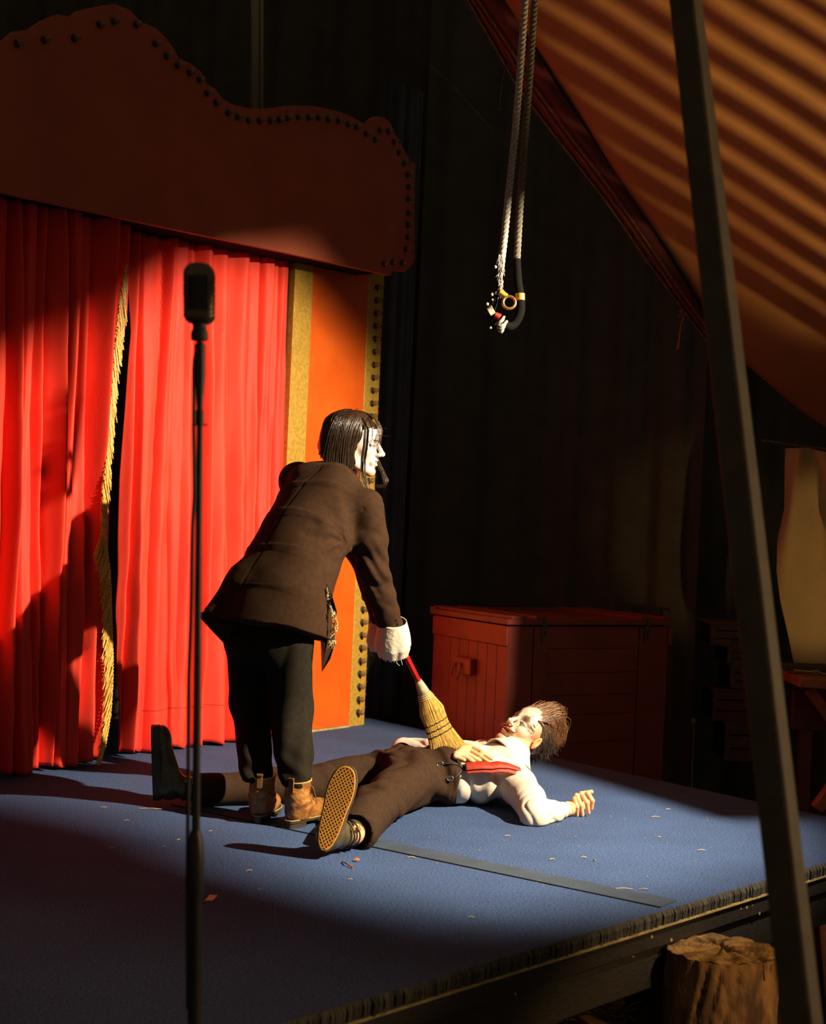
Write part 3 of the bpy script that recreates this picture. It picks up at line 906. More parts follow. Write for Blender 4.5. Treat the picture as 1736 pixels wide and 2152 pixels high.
# ================================================================ LEANING STEEL POLE
pole = empty('leaning_pole', 'dark square steel tent pole leaning across the right foreground', 'pole')
b0_ = at(1686, 2152, 2.25); t0_ = at(1441, 0, 2.85)
d_ = nrm(t0_ - b0_)
tb_ = (GZ - b0_[2]) / d_[2]
pb = b0_ + d_ * tb_; pt_ = t0_ + d_ * 1.0
yaw = math.radians(38)
side = nrm(V(math.cos(yaw), -math.sin(yaw) * 1.0, 0)); side = nrm(side - d_ * np.dot(side, d_)); fr2 = np.cross(d_, side)
mb = MB(); mb.box((pb + pt_) / 2, (d_, side, fr2), (np.linalg.norm(pt_ - pb) / 2, 0.0255, 0.0255), 0.004)
mb.build('tube', M['pole'], pole)
mb = MB(); mb.box(pb + V(0, 0, .005), (V(1, 0, 0), V(0, 1, 0), V(0, 0, 1)), (0.09, 0.09, 0.006), 0.002); mb.build('foot_plate', M['pole'], pole)
def on_pole(px, py):
    Yp = b0_[1] + (t0_[1] - b0_[1]) * (2152 - py) / 2152
    return at(px, py, Yp - 0.027)
for (x, y) in ((1480, 252), (1470, 406)):
    mb = MB(); c = on_pole(x, y); mb.sphere(c, 0.005, 8, 6); mb.lathe(c + V(0, .007, 0), (0, -1, 0), [(0, .007), (.004, .007)], 8); mb.build('bolt', M['brass'], pole, smooth=True)

# ================================================================ THINGS IN THE DARK AT THE RIGHT
YS = 8.3
rows = []
topx = [(1650, 942), (1672, 942), (1694, 940), (1715, 946), (1745, 952), (1800, 960), (1860, 965)]
botx = [(1668, 1392), (1684, 1394), (1700, 1396), (1722, 1394), (1750, 1396), (1800, 1398), (1860, 1400)]
leftmid = [(1650, 942), (1649, 1020), (1648, 1110), (1634, 1150), (1632, 1175), (1640, 1250), (1655, 1340), (1668, 1392)]
nU, nZ = 80, 60
P = np.zeros((nZ, nU, 3))
lm = resample(leftmid, nZ); tx = resample(topx, nU); bx = resample(botx, nU)
for j in range(nZ):
    t = j / (nZ - 1)
    for i in range(nU):
        s_ = i / (nU - 1)
        x = tx[i][0] * (1 - t) + bx[i][0] * t; y = tx[i][1] * (1 - t) + bx[i][1] * t
        x += (lm[j][0] - (tx[0][0] * (1 - t) + bx[0][0] * t)) * (1 - s_) ** 3
        cx = 1694
        fan = math.sin((x - cx) / (18 + 70 * t) * 2.2) * 0.10 * min(1, t * 3 + .1) * (1.1 - .7 * t)
        P[j, i] = at(x, y, YS + fan)
fs = [(j * nU + i, (j + 1) * nU + i, (j + 1) * nU + i + 1, j * nU + i + 1) for j in range(nZ - 1) for i in range(nU - 1)]
sh = new_obj('canvas_sheet', P.reshape(-1, 3), fs, M['sheet'], smooth=True)
tag(sh, 'beige canvas sheet pinned up and draped above the wooden bench at far right', 'sheet')
mb = MB(); mb.tube([at(1600, 925, YS + .03), at(1690, 938, YS + .03), at(1900, 962, YS + .03)], 0.006, 6); o = mb.build('clothes_line', M['edge_cord']); tag(o, 'dark line that the beige canvas sheet hangs from', 'line')

bench = empty('work_table', 'rough orange-brown trestle table with a maroon board below, right of the leaning pole', 'table')
YT = 7.2
mb = MB(); mb.box((at(1662, 1426, YT) + at(1900, 1442, YT)) / 2, (nrm(at(1900, 1444, YT) - at(1662, 1426, YT)), V(0, 1, 0), V(0, 0, 1)), (0.30, 0.22, 0.024), 0.004); mb.build('table_top', M['bench'], bench)
mb = MB(); mb.beam(at(1702, 1450, YT), at(1760, 1530, YT), 0.05, 0.055, up=(0, 1, 0), bev=.003); mb.build('brace', M['bench'], bench)
mb = MB(); mb.box((at(1664, 1490, YT + .1) + at(1860, 1500, YT + .1)) / 2, (V(1, 0, 0), V(0, 1, 0), V(0, 0, 1)), (0.24, 0.02, 0.10), 0.003); mb.build('apron_board', M['maroon_wood'], bench)
for x in (1690, 1850):
    q = at(x, 1600, YT + .12); mb = MB(); mb.beam(V(q[0], q[1], GZ), V(q[0], q[1], at(x, 1445, YT)[2]), 0.06, 0.06, up=(1, 0, 0), bev=.003); mb.build('leg', M['maroon_wood'], bench)
# dark iron bar and oddments lying on the table
mb = MB(); q0 = at(1668, 1408, YT - .05); mb.tube([q0, at(1700, 1412, YT - .05), at(1716, 1410, YT - .05), at(1728, 1416, YT - .05), at(1760, 1422, YT - .05)], 0.006, 8)
M['dull_steel'] = mat('dull_steel', (0.35, 0.28, 0.16), 0.35, metal=0.7)
o = mb.build('bent_rod', M['dull_steel'], smooth=True); tag(o, 'bent dull metal rod lying on the orange-brown trestle table', 'rod')
mb = MB(); mb.box(at(1705, 1403, YT + .05), (V(1, .05, 0), V(0, 1, 0), V(0, 0, 1)), (0.15, 0.05, 0.018), 0.008); o = mb.build('folded_cloth', M['drape']); tag(o, 'dark folded cloth lying on the orange-brown trestle table', 'cloth')

# crates stacked left of the pole
YC = 8.0
def crate(x0, x1, y0, y1, label, m):
    c = empty('wooden_crate', label, 'crate', 'dark crates beside the leaning pole')
    a = at(x0, y1, YC); b = at(x1, y0, YC)
    W_, H_ = (b[0] - a[0]) / 2, (b[2] - a[2]) / 2
    ce = (a + b) / 2 + V(0, .18, 0)
    mb = MB(); mb.box(ce, np.eye(3), (W_ - .01, .17, H_ - .008)); mb.build('inner_box', M['dark'], c)
    for k in range(3):
        mb = MB(); mb.box(ce + V(0, -.178, (k - 1) * H_ * .66), np.eye(3), (W_, .008, H_ * .29), .002); mb.build('slat', m, c)
    for sx in (-1, 1):
        mb = MB(); mb.box(ce + V(sx * (W_ - .015), -.188, 0), np.eye(3), (.015, .006, H_ - .006), .002); mb.build('corner_batten', m, c)
    mb = MB(); mb.box(ce + V(0, 0, H_ - .006), np.eye(3), (W_ + .01, .19, .006), .002); mb.build('lid', m, c)
    return c
crate(1492, 1600, 1312, 1358, 'topmost dark crate of the stack left of the leaning pole', M['crate'])
crate(1527, 1605, 1360, 1398, 'second crate from the top of the stack left of the leaning pole', M['crate'])
crate(1532, 1612, 1400, 1448, 'third crate from the top of the stack, faintly brown, left of the leaning pole', M['crate'])
crate(1495, 1610, 1452, 1516, 'fourth crate of the stack, maroon and half lost in shadow', M['maroon_wood'])
crate(1520, 1610, 1520, 1600, 'lowest crate of the stack standing on the earth behind the stage', M['crate'])
mb = MB(); mb.prism([at(1560, 1356, YC - .05), at(1569, 1356, YC - .05), at(1567, 1340, YC - .05)], V(0, .02, 0)); o = mb.build('paper_scrap', M['pale_wood']); tag(o, 'small pale scrap of paper stuck on the topmost dark crate', 'paper')
mb = MB(); mb.sphere(at(1457, 1516, 8.2), (.016, .012, .019), 10, 8); mb.tube([at(1457, 1520, 8.2), at(1459, 1530, 8.2)], .004, 6); mb.tube([at(1459, 1528, 8.2), V(*(at(1459, 1528, 8.2)[:2]), GZ)], .003, 5)
o = mb.build('round_knob_stake', M['straw'], smooth=True); tag(o, 'thin stake with a pale round knob in the dark between trunk and crates', 'stake')
# plank leaning at right behind the stage
mb = MB(); mb.beam(at(1716, 1700, 6.6), at(1790, 1600, 6.6), 0.05, 0.06, up=(0, 1, 0), bev=.003); o = mb.build('leaning_plank', M['bench']); tag(o, 'orange-brown plank end sticking up behind the rear stage corner right of the pole', 'plank')

# ================================================================ STUMP
sc_c = fl(1516, 1990, -0.105); sR_ = 0.158
stump = empty('tree_stump', 'bark-covered tree stump with a split weathered top standing before the stage edge', 'stump')
na, nh = 120, 60
vs = []; fs = []
ztop = -0.105
r3 = np.random.default_rng(9)
pha = r3.uniform(0, 6.28, 12)
def bark_r(a, h):
    base = 1 + 0.03 * math.sin(2 * a + 1) + 0.02 * math.sin(3 * a + 2) + 0.05 * (h ** 2)
    rid = abs(math.sin(a * 9 + 1.4 * math.sin(h * 7 + pha[0]) + 1.2 * math.sin(a * 4 + pha[1]))) ** .45
    rid2 = abs(math.sin(a * 16 + 2 * math.sin(h * 11 + pha[2]))) ** .5
    pl = abs(math.sin(h * 17 + 2.2 * math.sin(a * 5 + pha[3]))) ** .35
    return sR_ * (base - 0.15 + 0.09 * rid + 0.04 * rid2 + 0.045 * pl)
for j in range(nh):
    h = j / (nh - 1)
    for i in range(na):
        a = 2 * math.pi * i / na; r_ = bark_r(a, h)
        vs.append((sc_c[0] + r_ * math.cos(a), sc_c[1] + r_ * math.sin(a), ztop - 0.006 + (GZ - ztop) * h))
for j in range(nh - 1):
    for i in range(na):
        k = (i + 1) % na; fs.append((j * na + i, (j + 1) * na + i, (j + 1) * na + k, j * na + k))
new_obj('bark', vs, fs, M['bark'], stump, smooth=True)
vs = []; fs = []; nr = 64
cr_a = math.radians(130)            # direction of the crack
for j in range(nr):
    q = j / (nr - 1)
    for i in range(na):
        a = 2 * math.pi * i / na; r_ = bark_r(a, 0) * 1.0 * q
        x, y = r_ * math.cos(a), r_ * math.sin(a)
        along = x * math.cos(cr_a) + y * math.sin(cr_a); acr = -x * math.sin(cr_a) + y * math.cos(cr_a) + 0.012 + .01 * math.sin(along * 40)
        dz = 0.0006 * math.sin(q * 60) + 0.004 * math.sin(a * 11 + q * 4)
        if along < 0.07:
            wv = 0.019 * (1 - max(0, (along + .02)) / 0.10)
            dz -= 0.06 * math.exp(-(acr / max(wv * .8, .003)) ** 4)
        dz -= 0.006 * q ** 6
        vs.append((sc_c[0] + x, sc_c[1] + y, ztop + dz))
for j in range(nr - 1):
    for i in range(na):
        k = (i + 1) % na; fs.append((j * na + i, (j + 1) * na + i, (j + 1) * na + k, j * na + k))
new_obj('cut_top', vs, fs, M['stump_top'], stump, smooth=True)

# planks and straw on the earth before the stage
def plank(p, q, wdt, th, label, m='plank'):
    mb = MB(); mb.beam(p, q, wdt, th, bev=.004); o = mb.build('loose_plank', M[m]); tag(o, label, 'plank'); return o
z_ = GZ + 0.035
plank(fl(1655, 1990, z_), fl(1650, 2300, z_), 0.09, 0.03, 'tan plank on the earth just right of the tree stump')
plank(fl(1755, 1900, z_), fl(1790, 2200, z_), 0.16, 0.03, 'tan plank on the earth at the far right, beyond the pole foot')
plank(fl(1235, 2130, z_), fl(1420, 2260, z_), 0.13, 0.03, 'tan plank poking into the lower edge of the picture left of the stump')
plank(fl(1085, 2160, z_), fl(1200, 2120, z_ - .01), 0.10, 0.02, 'dull brown board half buried in straw under the stage edge')
plank(fl(1270, 2105, z_ + .01), fl(1302, 2098, z_ + .01), 0.06, 0.03, 'rusty stub of wood lying in the straw under the stage edge', 'bench')
def straw_clump(c, rx, ry, n, label, m='straw', up=0.05, name='straw'):
    mb = MB()
    for i in range(n):
        a = random.uniform(0, 6.28); q = math.sqrt(random.random())
        p = V(c[0] + rx * q * math.cos(a), c[1] + ry * q * math.sin(a), GZ + random.uniform(0, up))
        d = V(random.uniform(-1, 1), random.uniform(-1, 1), random.uniform(-.2, .5)) * random.uniform(.02, .06)
        mb.tube([p, p + d + V(0, 0, .008), p + d * 2], 0.0016, 3, caps=False)
    o = mb.build(name, M[m]); tag(o, label, 'straw' if m == 'straw' else 'grass', kind='stuff'); return o
straw_clump(fl(1215, 2135, GZ), .16, .14, 520, 'dry straw scattered on the earth below the stage edge')
straw_clump(fl(1382, 2058, GZ + .02), .04, .04, 60, 'small tuft of straw in the dark left of the stump')
straw_clump(fl(1600, 1945, GZ), .18, .12, 260, 'dull grass tuft behind the stump', 'grass', .07, 'grass')
straw_clump(fl(990, 2160, GZ), .12, .1, 120, 'green weeds at the lower edge below the stage', 'grass', .06, 'grass')
straw_clump(fl(1440, 1640, GZ), .7, .5, 900, 'straw strewn on the earth behind the stage right of the trunk', 'straw', .01)

# ================================================================ MICROPHONE STAND
YM = 2.66
mic = empty('microphone_stand', 'black microphone stand with a vintage ribbed microphone, out of focus in front', 'microphone stand')
def mp(px, py): return at(px, py, YM)
ms = YM / FP
mb = MB()       # microphone shell: rounded box with ribs
nz_, na_ = 54, 40
cx0 = 419.0
vs = []; fs = []
for j in range(nz_):
    t = j / (nz_ - 1)
    y = 552 + (682 - 552) * t
    if t < .22: k = math.sqrt(max(0, 1 - (1 - t / .22) ** 2)) ** 1.0; wpx = 8 + 25.5 * k
    elif t > .82: k = math.sqrt(max(0, 1 - ((t - .82) / .18) ** 2)); wpx = 14 + 20 * k
    else: wpx = 33.5 + 0.8 * math.sin((t - .22) / .6 * math.pi)
    rib = (0.9 if (.24 < t < .85 and int(t * 60) % 4 < 2) else 0)
    c = mp(cx0, y)
    for i in range(na_):
        a = 2 * math.pi * i / na_
        ca, sa = math.cos(a), math.sin(a)
        n_ = 2.8
        rr = (abs(ca) ** n_ + abs(sa) ** n_) ** (-1 / n_)
        fr_side = 1 if abs(sa) < .93 else 0
        rad = (wpx - rib * 1.6 * (1 if .25 < abs(ca) else .2)) * ms * rr
        vs.append(c + V(ca * rad, sa * rad * .82, 0))
for j in range(nz_ - 1):
    for i in range(na_):
        k = (i + 1) % na_; fs.append((j * na_ + i, (j + 1) * na_ + i, (j + 1) * na_ + k, j * na_ + k))
fs.append(tuple(range(na_))); fs.append(tuple((nz_ - 1) * na_ + i for i in range(na_))[::-1])
mh = new_obj('microphone_body', vs, fs, M['mic'], mic, smooth=True)
for k in range(-2, 3):
    mb = MB()
    mb.beam(mp(419 + k * 9, 582) - V(0, .0278 - abs(k) * .001, 0), mp(419 + k * 9, 655) - V(0, .0278 - abs(k) * .001, 0), 0.006, 0.003, up=(0, 1, 0), bev=.0008)
    mb.build('grille_bar', M['mic_black'], mh)
mb = MB(); mb.lathe(mp(419, 676), mp(419, 716) - mp(419, 676), [(0, .014), (.008, .013), (.016, .0135), (.018, .016), (.034, .0165), (.036, .012)], 16); mb.build('swivel_mount', M['stand'], mic, smooth=False)
mb = MB(); mb.tube([mp(418, 708), mp(418, 724)], .0035, 8); mb.build('neck', M['stand'], mic)
def poly_pole(tab, name, m, n=16):
    mb = MB(); mb.tube([mp(x, y) for x, y, _ in tab], [r_ * ms for _, _, r_ in tab], n); o = mb.build(name, m, mic); smooth_angle(o, 35); return o
poly_pole([(419, 720, 6), (420, 724, 12), (420, 790, 11.5), (420, 820, 9.5), (420, 828, 9.2)], 'clip', M['stand'])
poly_pole([(420, 826, 8.5), (420, 862, 6.5), (420, 866, 6)], 'adapter', M['stand'])
poly_pole([(420, 862, 8.5), (420, 892, 8.5), (420, 893, 7)], 'collar', M['stand'])
mb = MB(); mb.tube([mp(405, 893), mp(437, 893)], .0016, 6); mb.build('pin', M['stand'], mic)
poly_pole([(420, 890, 6.6), (417, 1180, 7), (414, 1500, 8), (411, 1765, 9)], 'inner_pole', M['stand'])
poly_pole([(411, 1745, 10), (411, 1762, 15), (411, 1800, 18), (410, 1870, 18), (410, 1885, 14.5), (409, 2140, 15)], 'outer_pole', M['stand'])
pbm = mp(409, 2140)
mb = MB(); mb.lathe(V(pbm[0], pbm[1], GZ + .012), (0, 0, 1), [(0, .13), (.012, .13), (.022, .12), (.032, .04), (.045, .017), (pbm[2] - GZ, .0125)], 36); o = mb.build('base', M['stand'], mic); smooth_angle(o, 35)
mb = MB()
cab = [(418, 716), (408, 760), (407, 900), (409, 1040), (405, 1100), (404, 1140), (403, 1250), (401, 1320), (397, 1420), (396, 1560), (395, 1700), (394, 1850), (394, 2000), (395, 2120)]
mb.tube([at(x, y, YM + .03) for x, y in resample(cab, 60)], 0.0040, 7)
mb.build('cable', M['stand'], mic, smooth=True)

# ================================================================ LITTER ON THE STAGE
bits = [(180, 1700, .05, 3, 'straw'), (346, 1695, .0, 0, None)]
def bit(px, py, ln, ang, m, label, wdt=.0016):
    c = fl(px, py, 0.003); d = V(math.cos(ang), math.sin(ang), 0) * ln / 2
    mb = MB(); mb.tube([c - d, c + V(0, 0, .003), c + d], wdt, 5); o = mb.build('straw_bit', M[m])
    tag(o, label, 'straw', 'straw bits scattered on the blue stage')
bit(318, 1700, .085, .05, 'straw', 'long straw bit beside the toe of the black boot lying on the stage', .0018)
for (x, y, l, a, lab) in [(1378, 1717, .03, .1, 'pinkish straw bit near the rear stage edge, nearest the trunk'),
    (1404, 1701, .02, .3, 'pale straw bit just behind the pinkish one near the rear stage edge'),
    (1474, 1787, .025, .2, 'straw bit alone on the blue carpet left of the leaning pole'),
    (1385, 1759, .012, .0, 'tiny speck of straw between the outstretched hand and the pole'),
    (1312, 1868, .05, .05, 'longest straw bit on the tape near the front stage edge'),
    (1352, 1869, .03, .2, 'short straw bit next to the longest one on the grey tape'),
    (1160, 1806, .02, .6, 'curled straw bit below the bent elbow'),
    (1227, 1802, .018, .0, 'orange straw bit below the open hand'),
    (1250, 1808, .014, 2.0, 'crumb of straw next to the orange bit below the open hand'),
    (1066, 1757, .02, .3, 'straw bit below the white shirt hem'),
    (865, 1802, .025, .1, 'straw bit on the grey tape seam right of the knee'),
    (736, 1848, .012, .4, 'straw speck below the lattice shoe sole'),
    (523, 1830, .022, .7, 'white straw bit left of the lattice shoe sole'),
    (546, 1870, .010, .5, 'tiny speck below the white straw bit'),
    (442, 1747, .012, .3, 'speck right of the microphone stand below the boots'),
    (267, 1725, .022, .2, 'pale straw bit on the dark carpet left of the stand'),
    (236, 1783, .022, .0, 'short straw bit furthest left on the dark carpet'),
    (375, 1765, .014, 1.0, 'small curled orange bit left of the stand cable'),
    (345, 1779, .010, .3, 'orange speck left of the stand cable'),
    (218, 1697, .02, .2, 'dim straw bit near the dark foot of the left curtain'),
    (990, 1928, .02, .4, 'straw bit near the front edge of the stage')]:
    bit(x, y, l, a, 'straw', lab)
for i in range(46):
    x, y = random.uniform(880, 1500), random.uniform(1715, 1880)
    if y > 1700 + (x - 780) * .25 + 90: continue
    bit(x, y, random.uniform(.003, .007), random.uniform(0, 3), 'straw', 'tiny straw crumb on the lit part of the blue carpet', .0007)
mb = MB()
c = [fl(430, 1893, .002), fl(447, 1893, .002), fl(457, 1882, .002), fl(441, 1881, .002)]
mb.prism(c, (0, 0, .001)); o = mb.build('tape_scrap', M['orange_tape']); tag(o, 'small tan tape patch on the dark carpet right of the microphone stand', 'tape')
for (x, y, a, lab) in ((750, 1808, .3, 'orange leaf scrap on the carpet below the knee'), (728, 1814, 2.4, 'thin orange leaf stalk on the carpet right of the lattice sole')):
    c = fl(x, y, .004); d = V(math.cos(a), math.sin(a), 0); e_ = V(-d[1], d[0], 0)
    mb = MB()
    if x == 750: mb.add([c - d * .012, c + e_ * .008 + V(0, 0, .006), c + d * .011 + V(0, 0, .003), c - e_ * .008], [(0, 1, 2, 3)]); mb.prism([c - d * .012, c - e_ * .008, c + d * .011 + V(0, 0, .003), c + e_ * .008 + V(0, 0, .006)], (0, 0, .001))
    else: mb.tube([fl(719, 1811, .003), fl(728, 1814, .008), fl(742, 1824, .003)], .0022, 5); mb.tube([fl(735, 1818, .004), fl(741, 1817, .006)], .002, 5)
    o = mb.build('leaf_scrap', M['leaf']); tag(o, lab, 'leaf')

# ================================================================ STAGE LIGHT (outside the view, right of it)
sl_ = empty('stage_light', 'black stage spotlight with added beam-cutting plates, up at the right out of view', 'spotlight')
kd = nrm(V(math.cos(KAZ) * math.cos(KEL), math.sin(KAZ) * math.cos(KEL), math.sin(KEL)))
mb = MB(); mb.lathe(KEY - kd * .34, kd, [(0, .03), (.02, .085), (.30, .10), (.31, .10)], 24); mb.build('housing', M['stand'], sl_, smooth=True)
def kdir(az, el): az, el = math.radians(az), math.radians(el); return V(math.cos(az) * math.cos(el), math.sin(az) * math.cos(el), math.sin(el))
mb = MB(); mb.prism([KEY + kdir(126.6, 8) * .8, KEY + kdir(126.6, -31) * .8, KEY + kdir(134, -49) * .8, KEY + kdir(104, -52) * .86, KEY + kdir(104, 8) * .86], kdir(120, 0) * .002); mb.build('added_beam_flag', M['stand'], sl_)  # unseen plates added to cut the edges of the key beam
mb = MB(); ed = [(100, -11), (124, -10), (130, -8), (138, -4.5), (145, -6.5), (153, -11), (162, -15), (190, -17)]
mb.prism([KEY + kdir(a_, e_) * .7 for a_, e_ in ed] + [KEY + kdir(190, 22) * .7, KEY + kdir(100, 22) * .7], kdir(145, 0) * .002); mb.build('added_beam_flag', M['stand'], sl_)
mb = MB(); ed = [(159.5, -14), (160.5, -31), (164, -36.5), (168.5, -38.5), (180, -46), (198, -46), (198, -5), (160, -5)]
mb.prism([KEY + kdir(a_, e_) * .45 for a_, e_ in ed], kdir(165, -25) * .002); mb.build('added_beam_flag', M['stand'], sl_)
mb = MB(); mb.tube([KEY - kd * .2 + V(0, 0, .1), KEY - kd * .2 + V(0, 0, .8)], .02, 10); mb.build('hanger', M['stand'], sl_)
# ================================================================ SIGNED-DISTANCE MODELLING TOOLS (for bodies, clothes, boots)
f32 = np.float32
def A3(v): return np.asarray(v, f32)
def smin(a, b, k):
    h = np.clip(0.5 + 0.5 * (b - a) / k, 0, 1)
    return b * (1 - h) + a * h - k * h * (1 - h)
def smax(a, b, k): return -smin(-a, -b, k)
def cone(P, a, b, ra, rb):
    a = A3(a); b = A3(b); ba = b - a; pa = P - a
    t = np.clip(pa @ ba / max(float(ba @ ba), 1e-9), 0, 1)
    return np.linalg.norm(pa - t[:, None] * ba, axis=1) - (ra + t * (rb - ra))
def ell(P, c, r, ax=None):
    q = P - A3(c)
    if ax is not None: q = q @ A3(ax).T
    r = A3(r)
    k0 = np.linalg.norm(q / r, axis=1); k1 = np.linalg.norm(q / (r * r), axis=1)
    return k0 * (k0 - 1.0) / np.maximum(k1, 1e-6)
def rbox(P, c, h, r, ax=None):
    q = P - A3(c)
    if ax is not None: q = q @ A3(ax).T
    q = np.abs(q) - (A3(h) - r)
    return np.linalg.norm(np.maximum(q, 0), axis=1) + np.minimum(q.max(1), 0) - r
def chain(P, pts, rad, k=0.01):
    d = None
    for i in range(len(pts) - 1):
        e = cone(P, pts[i], pts[i + 1], rad[i], rad[i + 1])
        d = e if d is None else smin(d, e, k)
    return d
def loft(P, rings, lat, k=0.02, n_exp=2.0):
    """rings: (centre, half width along lat, half depth); flat ended elliptical tube around a bent axis"""
    lat = A3(nrm(lat)); best = None
    C = [A3(r_[0]) for r_ in rings]
    for i in range(len(rings) - 1):
        a, b = C[i], C[i + 1]; ba = b - a; L2 = float(ba @ ba); d = ba / math.sqrt(L2)
        l = lat - d * (lat @ d); l = l / np.linalg.norm(l); dp = np.cross(d, l)
        pa = P - a; tr = pa @ ba / L2
        lo = -0.15 if i > 0 else 0.0; hi = 1.15 if i < len(rings) - 2 else 1.0
        t = np.clip(tr, 0, 1)
        wa = rings[i][1] * (1 - t) + rings[i + 1][1] * t; wb = rings[i][2] * (1 - t) + rings[i + 1][2] * t
        u = pa @ l; v = pa @ dp
        q = (np.abs(u / wa) ** n_exp + np.abs(v / wb) ** n_exp) ** (1 / n_exp)
        rad = (q - 1) * np.minimum(wa, wb)
        cap = np.maximum((lo - tr), (tr - hi)) * math.sqrt(L2)
        e = np.where(cap > 0, np.sqrt(np.maximum(rad, 0) ** 2 + cap ** 2) + np.minimum(rad, 0) * 0, np.maximum(rad, cap))
        best = e if best is None else smin(best, e, k)
    return best
def mesh_sdf(fn, lo, hi, h, B=12):
    """sparse evaluation of fn on a grid, then surface nets; returns verts, quads"""
    lo = A3(lo); hi = A3(hi)
    nb = np.ceil((hi - lo) / (h * B)).astype(int); n = nb * B + 1
    bi = np.stack(np.meshgrid(*[np.arange(k) for k in nb], indexing='ij'), -1).reshape(-1, 3)
    cen = lo + (bi + 0.5) * h * B
    d = fn(cen.astype(f32))
    act = bi[np.abs(d) < h * B * 0.5 * 1.7321 * 1.5 + 0.012]
    ins = bi[(d < 0)]
    D = np.full(n, 1.0, f32)
    for b in ins: D[b[0] * B:b[0] * B + B + 1, b[1] * B:b[1] * B + B + 1, b[2] * B:b[2] * B + B + 1] = -1.0
    g = np.stack(np.meshgrid(*[np.arange(B + 1)] * 3, indexing='ij'), -1).reshape(-1, 3)
    CH = 120
    for s in range(0, len(act), CH):
        aa = act[s:s + CH]
        idx = (aa[:, None, :] * B + g[None]).reshape(-1, 3)
        v = fn((lo + idx * h).astype(f32))
        D[idx[:, 0], idx[:, 1], idx[:, 2]] = v
    S = D < 0
    c = S[:-1, :-1, :-1].astype(np.int8)
    tot = np.zeros(c.shape, np.int8)
    for dx in (0, 1):
        for dy in (0, 1):
            for dz in (0, 1):
                tot += S[dx:dx + c.shape[0], dy:dy + c.shape[1], dz:dz + c.shape[2]]
    cells = np.argwhere((tot > 0) & (tot < 8))
    cid = np.full(c.shape, -1, np.int32); cid[cells[:, 0], cells[:, 1], cells[:, 2]] = np.arange(len(cells))
    acc = np.zeros((len(cells), 3)); cnt = np.zeros(len(cells))
    corners = [(a, b, c2) for a in (0, 1) for b in (0, 1) for c2 in (0, 1)]
    for p in corners:
        for ax in range(3):
            if p[ax] == 1: continue
            q = list(p); q[ax] = 1
            i0 = cells + p; i1 = cells + q
            d0 = D[i0[:, 0], i0[:, 1], i0[:, 2]]; d1 = D[i1[:, 0], i1[:, 1], i1[:, 2]]
            m = (d0 < 0) != (d1 < 0)
            t = d0 / np.where(m, d0 - d1, 1)
            pos = i0.astype(float); pos[:, ax] += t
            acc[m] += pos[m]; cnt[m] += 1
    verts = lo + acc / cnt[:, None] * h
    quads = []
    for ax in range(3):
        s0 = [slice(None)] * 3; s1 = [slice(None)] * 3
        s0[ax] = slice(0, -1); s1[ax] = slice(1, None)
        e = np.argwhere(S[tuple(s0)] != S[tuple(s1)])
        b, c2 = (ax + 1) % 3, (ax + 2) % 3
        m = (e[:, b] > 0) & (e[:, c2] > 0) & (e[:, b] < cid.shape[b]) & (e[:, c2] < cid.shape[c2])
        e = e[m]
        def cc(ob, oc):
            k = e.copy(); k[:, b] += ob; k[:, c2] += oc
            return cid[k[:, 0], k[:, 1], k[:, 2]]
        q = np.stack([cc(-1, -1), cc(0, -1), cc(0, 0), cc(-1, 0)], 1)
        neg = S[e[:, 0], e[:, 1], e[:, 2]]
        q[~neg] = q[~neg][:, ::-1]
        quads.append(q[(q >= 0).all(1)])
    return verts, np.concatenate(quads)
def rdg(x): return (1 - np.abs(np.sin(x))) ** 2
def fast_mesh(name, verts, quads, m=None, parent=None, colors=None, smooth=True):
    me = bpy.data.meshes.new(name)
    me.vertices.add(len(verts)); me.vertices.foreach_set('co', np.asarray(verts, f32).ravel())
    nq = len(quads)
    me.loops.add(nq * 4); me.loops.foreach_set('vertex_index', np.asarray(quads, np.int32).ravel())
    me.polygons.add(nq); me.polygons.foreach_set('loop_start', np.arange(nq, dtype=np.int32) * 4)
    me.polygons.foreach_set('use_smooth', np.full(nq, smooth))
    if colors is not None:
        ca = me.color_attributes.new('paint', 'FLOAT_COLOR', 'POINT')
        c4 = np.ones((len(verts), 4), f32); c4[:, :3] = colors; ca.data.foreach_set('color', c4.ravel())
    me.update(calc_edges=True); me.validate()
    if m: me.materials.append(m)
    o = bpy.data.objects.new(name, me); col.objects.link(o)
    if parent is not None: o.parent = parent
    return o
def sdf_obj(name, fn, lo, hi, h, m, parent=None):
    v, q = mesh_sdf(fn, lo, hi, h)
    return fast_mesh(name, v, q, m, parent)
def hit(px, py, fn, y0=3.5, y1=8.0):
    """first point of the picture ray that meets the surface fn"""
    r = ray(px, py); n_ = nrm(r); t = y0; e = V(0, 0, EYE)
    for i in range(160):
        p = e + n_ * t; d = float(fn(A3(p)[None])[0])
        if d < 0.0006: return p
        t += max(d * 0.7, 0.0004)
        if t > y1: break
    return None
def to_surf(p, dirv, fn, mx=0.3):
    p = np.asarray(p, float); dirv = nrm(dirv); t = 0
    for i in range(120):
        d = float(fn(A3(p + dirv * t)[None])[0])
        if abs(d) < 0.0004: break
        t += max(d * 0.7, 0.0002)
        if t > mx: break
    return p + dirv * t
def gradn(fn, p, e=0.002):
    p = np.asarray(p, float)
    Q = A3([p + V(e, 0, 0), p - V(e, 0, 0), p + V(0, e, 0), p - V(0, e, 0), p + V(0, 0, e), p - V(0, 0, e)]); d = fn(Q)
    return nrm([d[0] - d[1], d[2] - d[3], d[4] - d[5]])

